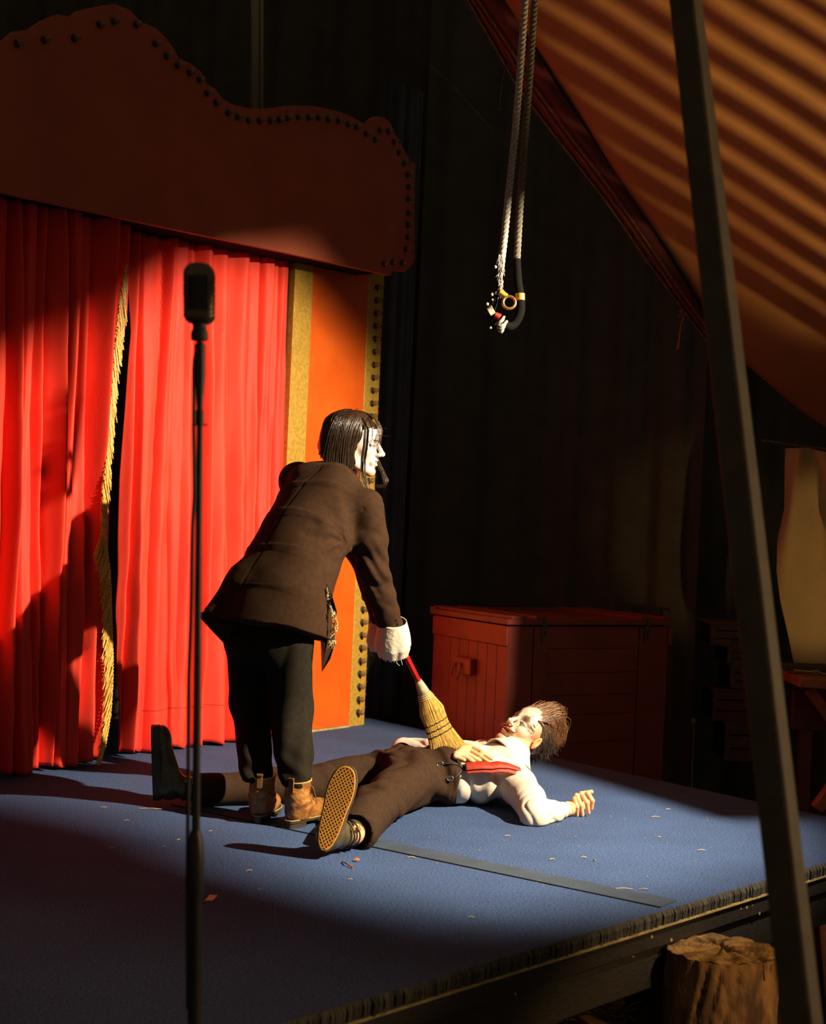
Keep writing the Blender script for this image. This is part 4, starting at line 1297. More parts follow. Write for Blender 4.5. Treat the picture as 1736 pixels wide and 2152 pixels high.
# ---------------------------------------------------------------- head (x forward, y left, z up; origin between the ears)
def head_sdf(P, man=False, smile=0.5):
    d = ell(P, (-.012, 0, .042), (.093, .074, .084))
    d = smin(d, ell(P, (.032, 0, .035), (.060, .062, .066)), .02)          # forehead
    d = smin(d, ell(P, (.032, 0, -.032), (.056, .054, .066)), .02)         # mid face
    Q = P * A3((1, 1, 1)); Q = Q.copy(); Q[:, 1] = np.abs(Q[:, 1])
    jw = .050 if man else .044
    d = smin(d, cone(Q, (-.004, jw, -.035), (.020, jw - .004, -.072), .022, .016), .02)
    d = smin(d, cone(Q, (.020, jw - .004, -.072), (.070, .010, -.100), .016, .015), .018)
    d = smin(d, ell(P, (.074, 0, -.096), (.019, .020, .018)), .014)        # chin
    d = smin(d, ell(Q, (.058, .036, -.022), (.026, .021, .021)), .016)     # cheeks
    d = smin(d, cone(Q, (.086, .010, .026), (.066, .048, .026), .009, .009), .012)  # brow
    d = smax(d, -ell(Q, (.101, .031, .006), (.020, .019, .013)), .010)     # sockets
    d = smin(d, ell(Q, (.0755, .031, .003), (.0125, .0150, .0115)), .004)  # lids / eyeballs
    d = smin(d, cone(Q, (.0855, .018, .0075), (.078, .045, .004), .0022, .0020), .003)
    d = smin(d, cone(P, (.088, 0, .020), (.1135, 0, -.024), .0065, .0095), .010)   # nose
    d = smin(d, ell(P, (.113, 0, -.026), (.0115, .0105, .0095)), .006)
    d = smin(d, ell(Q, (.101, .0115, -.030), (.0105, .0075, .0070)), .005)
    d = smax(d, -ell(Q, (.1045, .0068, -.0385), (.006, .0032, .0036)), .002)
    d = smin(d, ell(P, (.080, 0, -.058), (.017, .030, .024)), .012)        # muzzle
    d = smin(d, ell(P, (.0925, 0, -.0525), (.0085, .022, .0050)), .004)    # upper lip
    d = smin(d, ell(P, (.0905, 0, -.0685), (.0085, .019, .0060)), .004)    # lower lip
    o = 0.0035 + .0035 * smile
    Pm = P.copy(); Pm[:, 2] -= 2.2 * smile * P[:, 1] ** 2 * 3.0
    d = smax(d, -ell(Pm, (.098, 0, -.0605), (.014, .024, o)), .002)        # mouth
    d = smax(d, -ell(P, (.092, 0, -.082), (.006, .018, .004)), .006)
    # ears
    e = ell(Q, (-.008, .079, -.002), (.019, .0075, .031), ax=[[.97, .22, .0], [-.22, .97, 0], [0, 0, 1]])
    e = smax(e, -ell(Q, (-.004, .088, .003), (.011, .0075, .019)), .003)
    e = smin(e, cone(Q, (.006, .076, .004), (.006, .077, -.008), .004, .004), .004)
    d = smin(d, e, .006)
    return d
def head_paint(P, man):
    """colour of the painted face, per vertex (P in head space)"""
    n = len(P); C = np.zeros((n, 3))
    x, y, z = P.T; ay = np.abs(y)
    def mask(v, w): return 1 / (1 + np.exp(-v / w))
    skin = V(.52, .24, .11) if man else V(.58, .32, .20)
    white = V(.58, .43, .32) if man else V(.74, .64, .58)
    fm = mask(x - .020 - .25 * np.maximum(0, -z - .06) + .0 * z, .006) * mask(.108 - z, .01) * mask(z + .094, .005)
    if man: fm = fm * mask(z + .085, .006) * mask(.074 - ay + .1 * x, .005)
    C[:] = skin
    C = C * (1 - fm[:, None]) + white * fm[:, None]
    def blot(c, r, colr, s=1.0, w=.25):
        nonlocal C
        q = np.sqrt(((y - c[0]) / r[0]) ** 2 + ((z - c[1]) / r[1]) ** 2)
        m = (mask(1 - q, w) * mask(x - .04, .004) * s)[:, None]
        C = C * (1 - m) + V(*colr) * m
    for sy in (1, -1):
        blot((sy * .031, .003), (.017, .0035), (.05, .025, .02), .9, .12)          # lash line
        if man:
            blot((sy * .030, .031), (.018, .0135), (.07, .035, .015), 1.0, .14)      # dark brow blot
            blot((sy * .031, .009), (.018, .006), (.35, .16, .09), .5, .3)
        else:
            blot((sy * .029, .024), (.019, .0045), (.03, .015, .012), .95, .2)
            blot((sy * .031, .010), (.014, .009), (.30, .13, .12), .5, .4)
            blot((sy * .030, -.012), (.0022, .020), (.03, .015, .015), .85, .2)    # vertical line under the eye
            blot((sy * .030, .028), (.0022, .018), (.03, .015, .015), .85, .2)
    lip = (.62, .12, .05) if man else (.70, .35, .28)
    blot((0, -.0515), (.024, .0050), lip, .85, .2); blot((0, -.0695), (.020, .0060), lip, .85, .2)
    inner = mask(.006 - np.abs(z + .0605), .0012) * mask(.024 - ay, .002) * mask(.0895 - x, .001) * mask(x - .07, .004)
    C = C * (1 - inner[:, None]) + V(.10, .02, .015) * inner[:, None]
    cheek = np.exp(-(((ay - .052) / .02) ** 2 + ((z + .035) / .025) ** 2))[:, None] * .35
    C = C * (1 - cheek) + skin * cheek
    if man:
        ear = mask(ay - .070, .002)[:, None] * mask(.012 - x, .003)[:, None]; C = C * (1 - ear) + V(.72, .34, .15) * ear
        nt = np.exp(-(((x - .110) / .012) ** 2 + ((z + .030) / .012) ** 2 + (y / .014) ** 2))[:, None] * .5; C = C * (1 - nt) + V(.72, .38, .22) * nt
    return C

M['skin'] = mat('painted_skin', (1, 1, 1), 0.5, attr='paint', sss=0.12)
M['hand_skin'] = mat('warm_skin', (0.70, 0.36, 0.18), 0.5, vscale=40, color2=(0.62, 0.28, 0.13), sss=0.12)
M['jacket'] = mat('brown_wool_jacket', (0.046, 0.0225, 0.0115), 0.9, vscale=60, color2=(0.036, 0.0175, 0.009), bump=0.3, bscale=500, spec=0.08)
M['lining'] = mat('dark_red_lining', (0.09, 0.012, 0.008), 0.5)
M['charcoal'] = mat('charcoal_trouser_wool', (0.020, 0.016, 0.010), 0.85, vscale=50, color2=(0.015, 0.012, 0.008), bump=0.25, bscale=500, spec=0.08)
M['brown_cloth'] = mat('dark_brown_trouser_cloth', (0.046, 0.025, 0.0145), 0.88, vscale=60, color2=(0.036, 0.019, 0.011), bump=0.3, bscale=500, spec=0.08)
M['hair_dark'] = mat('dark_brown_hair', (0.050, 0.022, 0.009), 0.34, spec=0.6, vscale=70, color2=(0.022, 0.010, 0.005))
M['hair_brown'] = mat('warm_brown_hair', (0.20, 0.085, 0.028), 0.38, spec=0.6, vscale=60, color2=(0.11, 0.045, 0.015))
M['hair_side'] = mat('short_dark_side_hair', (0.075, 0.035, 0.018), 0.6, vscale=220, color2=(0.035, 0.018, 0.01), bump=0.6, bscale=500)
M['ginger'] = mat('ginger_moustache', (0.40, 0.14, 0.03), 0.6, vscale=150, color2=(0.24, 0.08, 0.02))
M['shirt'] = mat('white_shirt_cotton', (0.64, 0.55, 0.45), 0.85, vscale=14, color2=(0.65, 0.55, 0.44), bump=0.2, bscale=22, spec=0.08)
M['cuff'] = mat('unbleached_cuff_linen', (0.80, 0.68, 0.52), 0.85, vscale=30, color2=(0.70, 0.58, 0.42), bump=0.3, bscale=70)
M['boot'] = mat('worn_tan_leather', (0.40, 0.17, 0.035), 0.36, vscale=26, color2=(0.17, 0.060, 0.015), bump=0.35, bscale=90, spec=0.7, detail=8)
M['boot_black'] = mat('olive_black_leather', (0.085, 0.066, 0.030), 0.32, vscale=22, color2=(0.05, 0.04, 0.02), bump=0.3, bscale=60, spec=0.7)
M['sole_dark'] = mat('dark_sole_rubber', (0.040, 0.028, 0.016), 0.4)
M['gum'] = mat('tan_gum_rubber', (0.74, 0.33, 0.05), 0.55)
M['gum_dark'] = mat('dark_gum_recess', (0.10, 0.035, 0.008), 0.8)  # darker brown between the tread bars
M['foxing'] = mat('olive_shoe_rim', (0.10, 0.075, 0.03), 0.6, vscale=60, color2=(0.07, 0.05, 0.02))
M['lace'] = mat('brown_boot_lace', (0.16, 0.07, 0.02), 0.7)
M['welt'] = mat('tan_welt_stitching', (0.55, 0.32, 0.10), 0.6)
M['handle_red'] = mat('glossy_red_handle', (0.55, 0.006, 0.008), 0.3)
M['broom'] = mat('yellow_broom_corn', (0.66, 0.42, 0.09), 0.55, vscale=60, color2=(0.52, 0.29, 0.05))
M['ferrule'] = mat('grey_tan_wrapping', (0.45, 0.36, 0.22), 0.7, var=.2, vscale=90)
M['cord_black'] = mat('black_cord', (0.02, 0.012, 0.008), 0.6)
M['strap'] = mat('red_suspender_strap', (0.34, 0.026, 0.007), 0.6, bump=0.2, bscale=300)
M['paint_black'] = mat('black_face_paint', (0.02, 0.012, 0.01), 0.6)
M['tooth'] = mat('tooth_white', (0.80, 0.72, 0.58), 0.3)
M['gold_lace'] = mat('pale_gold_lace', (0.62, 0.46, 0.20), 0.4, metal=0.3)
M['silver'] = mat('dull_silver_ring', (0.5, 0.46, 0.4), 0.3, metal=0.9)

def frame(fwd, up):
    f_ = nrm(fwd); l_ = nrm(np.cross(up, f_)); u_ = np.cross(f_, l_)
    return np.array([f_, l_, u_])          # rows: local x, y, z in world

def build_head(o, Rh, s, man, smile, h=0.0019):
    v, q = mesh_sdf(lambda P: head_sdf(P, man, smile), (-.115, -.10, -.125), (.135, .10, .135), h)
    C = head_paint(v, man)
    return (v * s) @ Rh + o, q, C, v

def strands(mb, curves, r0, r1, n=4):
    for c in curves:
        m_ = len(c)
        mb.tube(c, [r0 * (1 - (i / (m_ - 1)) ** 2) + r1 * (i / (m_ - 1)) ** 2 for i in range(m_)], n, caps=False)

def boot_local(P, shaft=.165, heelgap=True):
    d = chain(P, [(.004, 0, .055), (.0, 0, .10), (.004, 0, shaft)], [.040, .041, .047], .02)
    d = smin(d, ell(P, (.0, 0, .055), (.043, .036, .050)), .015)
    d = smin(d, cone(P, (.035, 0, .068), (.120, .0, .045), .044, .034), .03)
    d = smin(d, ell(P, (.165, .004, .040), (.056, .043, .036)), .02)
    d = smin(d, ell(P, (.085, .0, .035), (.07, .036, .03)), .02)
    wr = .0028 * np.sin((P[:, 2] - .3 * P[:, 0]) * 190) * np.exp(-((P[:, 2] - .088) / .022) ** 2) * np.exp(-((P[:, 0] - .02) / .06) ** 2)
    d = d + wr
    d = smax(d, P[:, 2] - shaft - .14 * (P[:, 0] - .0), .004)
    d = smax(d, .026 - P[:, 2], .003)
    return d
def foot_outline(n=48, grow=0.0, sx=1.0):
    pts = []
    for i in range(n):
        a = 2 * math.pi * i / n
        x = math.cos(a); y = math.sin(a)
        X = .085 + .138 * x
        wl = .040 + .010 * x - .006 * math.cos(2 * a) * (x > -.3) - .004 * math.exp(-((x + .15) / .3) ** 2)
        Y_ = (wl + .0) * (abs(y) ** .8) * (1 if y > 0 else -1)
        pts.append((X * sx + grow * x, Y_ + grow * (y > 0) - grow * (y < 0)))
    return pts
def xf(R, o, p): return np.asarray(o, float) + np.asarray(p, float) @ R

def make_boot(parent, R, o, label, m_up, side, lace=True):
    fn = lambda P: boot_local(P)
    v, q = mesh_sdf(fn, (-.06, -.06, .0), (.24, .06, .2), .0026)
    b = fast_mesh('boot', xf(R, o, v), q, m_up, parent); b['label'] = label
    mb = MB()
    def plate(z0, z1, pts):
        lo_ = [xf(R, o, (x, y, z0)) for x, y in pts]; hi_ = [xf(R, o, (x, y, z1)) for x, y in pts]
        n = len(pts); mb.add(lo_ + hi_, [tuple(range(n))[::-1], tuple(range(n, 2 * n))] + [(i, (i + 1) % n, n + (i + 1) % n, n + i) for i in range(n)])
    full = [(x * 1.0 - .001, y) for x, y in foot_outline(48, .003)]
    plate(.018, .028, full)
    heel = [(x, y) for x, y in foot_outline(64, .001) if x < .030]
    plate(.0, .019, heel)
    fore = [(x, y) for x, y in foot_outline(64, .001) if x > .075]
    plate(.006, .019, fore)
    so = mb.build('sole', M['sole_dark'], b)
    mb = MB(); w_ = [xf(R, o, (x, y, .028)) for x, y in foot_outline(64, .003)]; mb.tube(w_ + [w_[0]], .0016, 5, caps=False); mb.build('welt', M['welt'], b)
    # rim piping, heel seam, pull tab
    mb = MB(); ring = []
    for k in range(33):
        a = 2 * math.pi * k / 32; x, y = .004 + .0465 * math.cos(a), .0465 * math.sin(a)
        ring.append(xf(R, o, (x, y, .163 + .14 * x)))
    mb.tube(ring, .0024, 6, caps=False)
    for s_ in (-1, 1):
        c = [(-.040, 0, .102), (-.030, s_ * .03, .092), (-.005, s_ * .040, .075), (.022, s_ * .041, .045), (.026, s_ * .040, .030)]
        mb.tube([xf(R, o, p) for p in c], .0016, 5)
    o_s = mb.build('seam_piping', M['welt'], b); tag(o_s, kind='stuff')
    mb = MB(); mb.box(xf(R, o, (-.045, 0, .150)), R, (.003, .010, .026), .001); mb.box(xf(R, o, (-.048, 0, .172)), R, (.004, .011, .004), .001); mb.build('pull_tab', M['lace'], b)
    if lace:
        mb = MB()
        for k in range(5):
            z = .085 + k * .018; x = .058 - k * .004
            mb.tube([xf(R, o, (x - .006, -.014, z)), xf(R, o, (x, 0, z + .006)), xf(R, o, (x - .006, .014, z + .012))], .0018, 5)
            mb.tube([xf(R, o, (x - .006, .014, z)), xf(R, o, (x + .001, 0, z + .006)), xf(R, o, (x - .006, -.014, z + .012))], .0018, 5)
        for s_ in (-1, 1):
            mb.tube([xf(R, o, p) for p in ((.05, -.012 * s_, .15), (.062, -.03 * s_, .13), (.07, -.036 * s_, .10), (.074, -.040 * s_, .075), (.068, -.040 * s_, .068), (.066, -.034 * s_, .085), (.06, -.024 * s_, .11))], .0019, 5)
        mb.build('lace', M['lace'], b)
    return b

# ================================================================ THE STANDING WOMAN
RG = nrm(V(.77, -.64, 0)); FW = nrm(V(.64, .77, 0))
tor = [(at(556, 1322, 5.13), .150, .130), (at(590, 1240, 5.17), .150, .120), (at(628, 1165, 5.22), .155, .115), (at(660, 1098, 5.29), .165, .110), (at(684, 1042, 5.35), .165, .100), (at(700, 1004, 5.41), .110, .080)]
SR = at(766, 1066, 5.25); ER = at(784, 1195, 5.30); WR = at(822, 1318, 5.42)
SL = at(628, 1012, 5.50); EL_ = at(768, 1170, 5.62); WL = at(812, 1326, 5.52)
HP = at(553, 1292, 5.13)
hipR = at(612, 1345, 5.07); kneR = at(610, 1490, 5.14); ankR = at(622, 1640, 5.04)
hipL = at(528, 1340, 5.19); kneL = at(524, 1480, 5.24); ankL = at(541, 1632, 5.10)
oR = fl(613, 1738); oL = fl(539, 1727)
RbR = frame((.42, .91, 0), (0, 0, 1)); RbL = frame((.10, .995, 0), (0, 0, 1))
oR = oR + FW * .02; oL = oL + FW * .02
HO_ = at(745, 936, 5.44); Rw = frame((.985, -.16, -.05), (.05, 0, 1)); SW = 0.97
neckb = at(716, 992, 5.44)

handR = at(838, 1350, 5.47); handL = at(812, 1352, 5.50)
B0 = at(795, 1262, 5.42); B1 = at(880, 1432, 5.56); bdir = nrm(B1 - B0)      # broom handle
def grip(P, c, ax, toward, r=.016):
    """a fist closed round a stick through c along ax; the palm lies on the side 'toward'"""
    ax = nrm(ax); tw = nrm(np.asarray(toward) - ax * np.dot(toward, ax)); sd = np.cross(ax, tw)
    d = ell(P, c + tw * .026, (.017, .040, .034), ax=np.array([tw, ax, sd]))
    for k in range(4):
        off = ax * (-.030 + .020 * k)
        ln = (.92, 1.0, .98, .8)[k]
        pts = [c + off + tw * .030 + sd * .020, c + off + tw * .004 + sd * .030 * ln, c + off - tw * .020 + sd * .012, c + off - tw * .014 - sd * .012 * ln]
        d = smin(d, chain(P, pts, [.0098, .0092, .0086, .0075], .004), .003)
    tpts = [c - ax * .028 + tw * .026 - sd * .012, c - ax * .040 + tw * .004 - sd * .022, c - ax * .034 - tw * .014 - sd * .010]
    return smin(d, chain(P, tpts, [.012, .0105, .009], .004), .005)
def woman_body(P):
    d = loft(P, [(c, a * .80, b * .78) for c, a, b in tor], RG, .03)
    d = smin(d, chain(P, [neckb, HO_ - Rw[2] * .06 * SW - Rw[0] * .025], [.052, .050], .02), .03)
    d = smin(d, ell(P, HP + V(0, 0, -.02), (.11, .085, .10), ax=np.array([RG, FW, (0, 0, 1)])), .04)
    for S_, E_, Wp in ((SR, ER, WR), (SL, EL_, WL)):
        d = smin(d, chain(P, [tor[4][0] * .6 + S_ * .4, S_, E_, Wp], [.055, .048, .038, .026], .02), .025)
    d = smin(d, cone(P, WR, handR - bdir * .0 + V(0, -.01, 0), .024, .022), .01)
    d = smin(d, cone(P, WL, handL, .024, .022), .01)
    for a, b, c, s_ in ((hipR, kneR, ankR, 1), (hipL, kneL, ankL, -1)):
        d = smin(d, chain(P, [a, b, c], [.055, .045, .033], .02), .03)
    for R_, o_ in ((RbR, oR), (RbL, oL)):
        d = smin(d, chain(P, [o_ + V(0, 0, .12), o_ + V(0, 0, .06), o_ + R_[0] * .13 + V(0, 0, .045)], [.033, .030, .024], .02), .02)
    d = smin(d, grip(P, B0 + bdir * .135, bdir, V(-.3, -.7, .3)), .012)
    d = smin(d, grip(P, B0 + bdir * .055, bdir, V(-.5, .7, .1)), .012)
    return d
v1, q1 = mesh_sdf(woman_body, (-.80, 4.80, -.02), (.25, 5.90, 1.50), .0055)
c1 = np.tile(V(.66, .36, .22), (len(v1), 1))
v2, q2, c2, _ = build_head(HO_, Rw, SW, False, 1.0)
woman = fast_mesh('person', np.concatenate([v1, v2]), np.concatenate([q1, q2 + len(v1)]), M['skin'], None, np.concatenate([c1, c2]))
tag(woman, 'person with long dark hair and brown jacket bending forward, holding a small broom', 'person')
# teeth
mb = MB()
for k in range(-3, 4): mb.sphere(HO_ + V(.0895 - abs(k) * .0012, k * .0052, -.0575 + .0004 * k * k) * SW @ Rw, (.0025, .0028, .0034), 6, 4)
mb.build('teeth', M['tooth'], woman, smooth=True)

# jacket
jac = [(at(576, 1332, 5.12), .200, .215), (at(588, 1262, 5.15), .190, .178), (at(612, 1190, 5.20), .178, .150), (at(644, 1122, 5.26), .182, .138), (at(672, 1062, 5.33), .182, .125), (at(692, 1022, 5.39), .145, .100), (at(706, 1000, 5.43), .085, .075)]
_d0 = nrm(jac[3][0] - jac[0][0])
LATJ = RG; BACK = nrm(np.cross(_d0, RG)); BACK = BACK if BACK[2] > 0 else -BACK       # out of the back, up
def wav(P, dirv, fr_q, ph=0.0): return np.sin(P @ A3(nrm(dirv)) * fr_q + ph)
hemn = nrm(V(-.06, -.03, -1) + 0.0)
def _fold(x0, y0, Y0, x1, y1, Y1, w_, dp_): return (at(x0, y0, Y0), at(x1, y1, Y1), w_, dp_)
FOLDS_J = [_fold(655, 1098, 5.10, 727, 1143, 5.14, .008, .010), _fold(640, 1120, 5.08, 722, 1158, 5.15, .007, .007), _fold(575, 1085, 5.08, 660, 1112, 5.08, .010, .006),
           _fold(625, 1000, 5.30, 665, 985, 5.30, .008, .006), _fold(742, 1105, 5.17, 806, 1128, 5.22, .007, .006), _fold(762, 1215, 5.25, 812, 1240, 5.27, .007, .008), _fold(772, 1236, 5.26, 838, 1228, 5.30, .006, .006), _fold(795, 1262, 5.30, 842, 1285, 5.34, .006, .005),
           _fold(720, 1180, 5.18, 700, 1290, 5.12, .012, .005), _fold(600, 1150, 5.06, 500, 1250, 5.02, .014, .005)]
_sm = [(792, 1047, 5.235), (770, 1063, 5.195), (752, 1085, 5.165), (741, 1112, 5.155), (738, 1135, 5.16)]
_sm2 = [(645, 985, 5.33), (600, 1060, 5.12), (560, 1140, 5.06), (515, 1230, 5.02), (492, 1300, 5.0)]
SEAMS_J = [(at(*_sm[i]), at(*_sm[i + 1])) for i in range(4)]
def jacket_sdf(P):
    d = loft(P, jac, RG, .007, 2.2)
    d = smin(d, chain(P, [at(672, 1040, 5.36), SR, at(778, 1130, 5.27), ER, at(800, 1250, 5.35), at(826, 1325, 5.425)], [.085, .068, .064, .060, .054, .046], .02), .035)
    d = smin(d, chain(P, [at(672, 1030, 5.40), SL, EL_, at(806, 1312, 5.535)], [.085, .072, .058, .044], .02), .035)
    d = smin(d, ell(P, at(655, 1000, 5.40), (.075, .07, .05)), .03)
    # left (far back) tail flares out to the left
    d = smin(d, cone(P, at(520, 1230, 5.14), at(452, 1290, 5.08), .085, .040), .04)
    # folds: diagonal drags from the armpit across the back, wrinkles at elbow
    ap = A3(at(728, 1140, 5.2)); q = P - ap; rr = np.linalg.norm(q, axis=1)
    ang = np.arctan2(q[:, 2], -q[:, 0])
    d = d + .0034 * np.sin(ang * 7 + 6.0 * rr) * np.exp(-((rr - .12) / .07) ** 2)
    for fa, fb, w_, dp_ in FOLDS_J: d = d + dp_ * .55 * np.exp(-(np.maximum(cone(P, fa, fb, 0, 0), 0) / (w_ * 2.0)) ** 2)
    q = P - A3(ER); rr = np.linalg.norm(q, axis=1)
    d = d + .0050 * np.sin(q[:, 2] * 95 + q[:, 0] * 70 + 3 * np.sin(q[:, 0] * 30)) * np.exp(-(rr / .10) ** 2)
    q = P - A3(WR); rr = np.linalg.norm(q, axis=1)
    d = d + .0035 * np.sin(q[:, 2] * 80 - q[:, 0] * 60) * np.exp(-(rr / .09) ** 2)
    d = d + .0030 * np.sin(P[:, 0] * 31 + 2 * np.sin(P[:, 2] * 14)) * np.sin(P[:, 2] * 23 + 1.3)
    for fa, fb in SEAMS_J: d = d + .0035 * np.exp(-(np.maximum(cone(P, fa, fb, 0, 0), 0) / .0042) ** 2)
    # sleeve seam groove
    sn = nrm(ER - SR); sp = (P - A3(SR)) @ A3(sn) - .0 + .4 * (((P - A3(SR)) @ A3(RG)) - .05)
    near = np.exp(-(np.linalg.norm(P - A3(SR), axis=1) / .10) ** 4)
    d = d + .0035 * np.exp(-((sp + .012) / .004) ** 2) * near
    # centre back seam
    u = (P - A3(jac[2][0])) @ A3(RG)
    d = d + .0022 * np.exp(-((u + .01) / .0035) ** 2) * (((P - A3(jac[2][0])) @ A3(BACK)) > .02)
    # hem cut: plane through the three hem corners
    hz_ = hem_plane(P)
    return smax(d, hz_, .004)
h0, h1_, h2_ = at(474, 1357, 5.06), at(684, 1349, 5.02), at(560, 1312, 5.0)
_ha = at(412, 1290, 5.06); _hb = at(700, 1352, 5.06); _hc = at(560, 1324, 5.35)
_hn = nrm(np.cross(_hb - _ha, _hc - _ha)); _hn = _hn if _hn[2] < 0 else -_hn
_fa, _fb = at(560, 1316, 5.0), at(684, 1348, 5.0)
def hem_plane(P): return ((P - A3(_ha)) @ A3(_hn))
jk = sdf_obj('jacket', jacket_sdf, (-.90, 4.75, .45), (.15, 5.85, 1.45), .0050, M['jacket'], woman); jk['label'] = 'brown woollen jacket'
# far back tail hanging below, dark inside of the jacket
mb = MB()
pts = [hit(430, 1270, jacket_sdf), at(411, 1288, 5.07), at(440, 1320, 5.09), at(476, 1358, 5.10), at(520, 1335, 5.06), at(560, 1318, 5.04), at(520, 1275, 5.02)]
pts = [p for p in pts if p is not None]
mb.prism(pts, V(.004, .02, 0)); mb.build('jacket_tail', M['jacket'], jk)
# collar
mb = MB()
cpx = [(676, 976, 5.40), (700, 985, 5.385), (728, 998, 5.38), (745, 1008, 5.375), (762, 1026, 5.37), (785, 1046, 5.36), (799, 1060, 5.35)]
cpl = [at(x, y, z) for x, y, z in cpx]; low = [at(x - 9, y + 15, z - .035) for x, y, z in cpx]
n = len(cpl); vs = cpl + low + [p + V(.004, .012, -.004) for p in cpl] + [p + V(.004, .012, .0) for p in low]
fs = []
for i in range(n - 1): fs += [(i, i + 1, n + i + 1, n + i), (2 * n + i, 3 * n + i, 3 * n + i + 1, 2 * n + i + 1), (i, 2 * n + i, 2 * n + i + 1, i + 1), (n + i, n + i + 1, 3 * n + i + 1, 3 * n + i)]
mb.add(vs, fs); mb.build('collar', M['jacket'], jk, smooth=True)
# front corner with dark red lining hanging past the hem
mb = MB(); a = at(674, 1345, 5.09); b = at(700, 1320, 5.09); c = at(706, 1345, 5.10); d_ = at(676, 1413, 5.11)
mb.prism([a, at(690, 1335, 5.08), b, c, at(694, 1385, 5.10), d_, at(677, 1400, 5.11)], V(0, .008, 0)); mb.build('front_flap', M['jacket'], jk)
mb = MB(); mb.prism([at(674, 1347, 5.078), at(683, 1352, 5.078), at(682, 1392, 5.095), at(676, 1408, 5.10)], V(0, .004, 0)); mb.build('lining', M['lining'], jk)
# gold lace spilling out of the pocket slit
mb = MB()
sl = [(689, 1236), (690, 1250), (692, 1262), (698, 1280), (706, 1300), (706, 1320), (700, 1345), (698, 1358)]
for k in range(60):
    t = random.random() ** .8; x = np.interp(t * 7, range(8), [p[0] for p in sl]); y = np.interp(t * 7, range(8), [p[1] for p in sl])
    wdt = 1.5 + 8 * t
    p = at(x - 2 + random.uniform(-wdt, wdt * .8), y, 5.03 + .0 * t)
    h_ = hit(x - 3, y, jacket_sdf); 
    Yb = (h_[1] if h_ is not None and h_[1] < 5.4 else 5.06) - .004
    c = [at(x - 2 + random.uniform(-wdt, wdt), y + random.uniform(-7, 7), Yb - random.uniform(0, .008)) for _ in range(5)]
    mb.tube(c, .0013, 4)
o = mb.build('gold_lace', M['gold_lace'], jk, smooth=True); o['label'] = 'gold lace trim at the pocket slit'
mb = MB(); c = []
for (x, y) in ((687, 1228), (694, 1240), (701, 1262), (708, 1286), (706, 1300), (700, 1284), (692, 1258)):
    h_ = hit(min(x, 704), y, jacket_sdf); Yb = (h_[1] if h_ is not None and h_[1] < 5.4 else 5.06) - .0015; c.append(at(x, y, Yb))
mb.prism(c, V(0, .002, 0)); mb.build('pocket_slit', M['dark'], jk)
# cuff buttons
mb = MB()
for (x, y) in ((833, 1302), (836, 1311), (838, 1319)):
    h_ = hit(x, y, jacket_sdf)
    if h_ is not None: mb.lathe(h_, (-.3, -1, 0), [(0, .006), (.003, .006), (.004, .004)], 10)
if mb.v: mb.build('cuff_button', M['sole_dark'], jk)

# white shirt cuffs: wide ragged bells over the hands
def bell(c0, c1, r0, r1, m, name, sq, seed, lab):
    r = np.random.default_rng(seed); ax = nrm(c1 - c0); Ln = np.linalg.norm(c1 - c0)
    a_ = nrm(np.cross(ax, V(0, 1, 0))); b_ = np.cross(ax, a_); nn_, mm = 64, 26; vs = []
    rag_ = r.uniform(-.006, .006, nn_)
    for j in range(mm):
        t = j / (mm - 1)
        rad = r0 + (r1 - r0) * math.sin(min(1, t * 1.25) * math.pi / 2) - .014 * max(0, t - .72) / .28
        for i in range(nn_):
            an = 2 * math.pi * i / nn_
            rr = rad * (1 + .05 * math.sin(an * 5 + 2 * t + seed) * t + .03 * math.sin(an * 11 + seed) * t)
            vs.append(c0 + ax * (Ln * t + (rag_[i] if j == mm - 1 else 0)) + a_ * math.cos(an) * rr + b_ * math.sin(an) * rr * sq)
    fs = [(j * nn_ + i, j * nn_ + (i + 1) % nn_, (j + 1) * nn_ + (i + 1) % nn_, (j + 1) * nn_ + i) for j in range(mm - 1) for i in range(nn_)]
    o = new_obj(name, vs, fs, m, woman, smooth=True); md = o.modifiers.new('thick', 'SOLIDIFY'); md.thickness = .0025
    o['label'] = lab
    mb = MB()
    for k in range(9):
        p = A3(vs[(mm - 1) * nn_ + int(r.integers(nn_))]); mb.tube([p, p + V(r.uniform(-.01, .01), 0, -.008), p + V(r.uniform(-.016, .016), r.uniform(-.006, .006), -.018)], .0007, 4)
    mb.build('loose_thread', m, o)
    return o
bell(at(826, 1306, 5.40), at(826, 1376, 5.47), .052, .070, M['cuff'], 'shirt_cuff', .85, 3, 'ragged unbleached linen cuff')
bell(at(802, 1308, 5.52), at(797, 1366, 5.55), .044, .052, M['cuff'], 'shirt_cuff', .85, 5, 'ragged unbleached linen cuff')

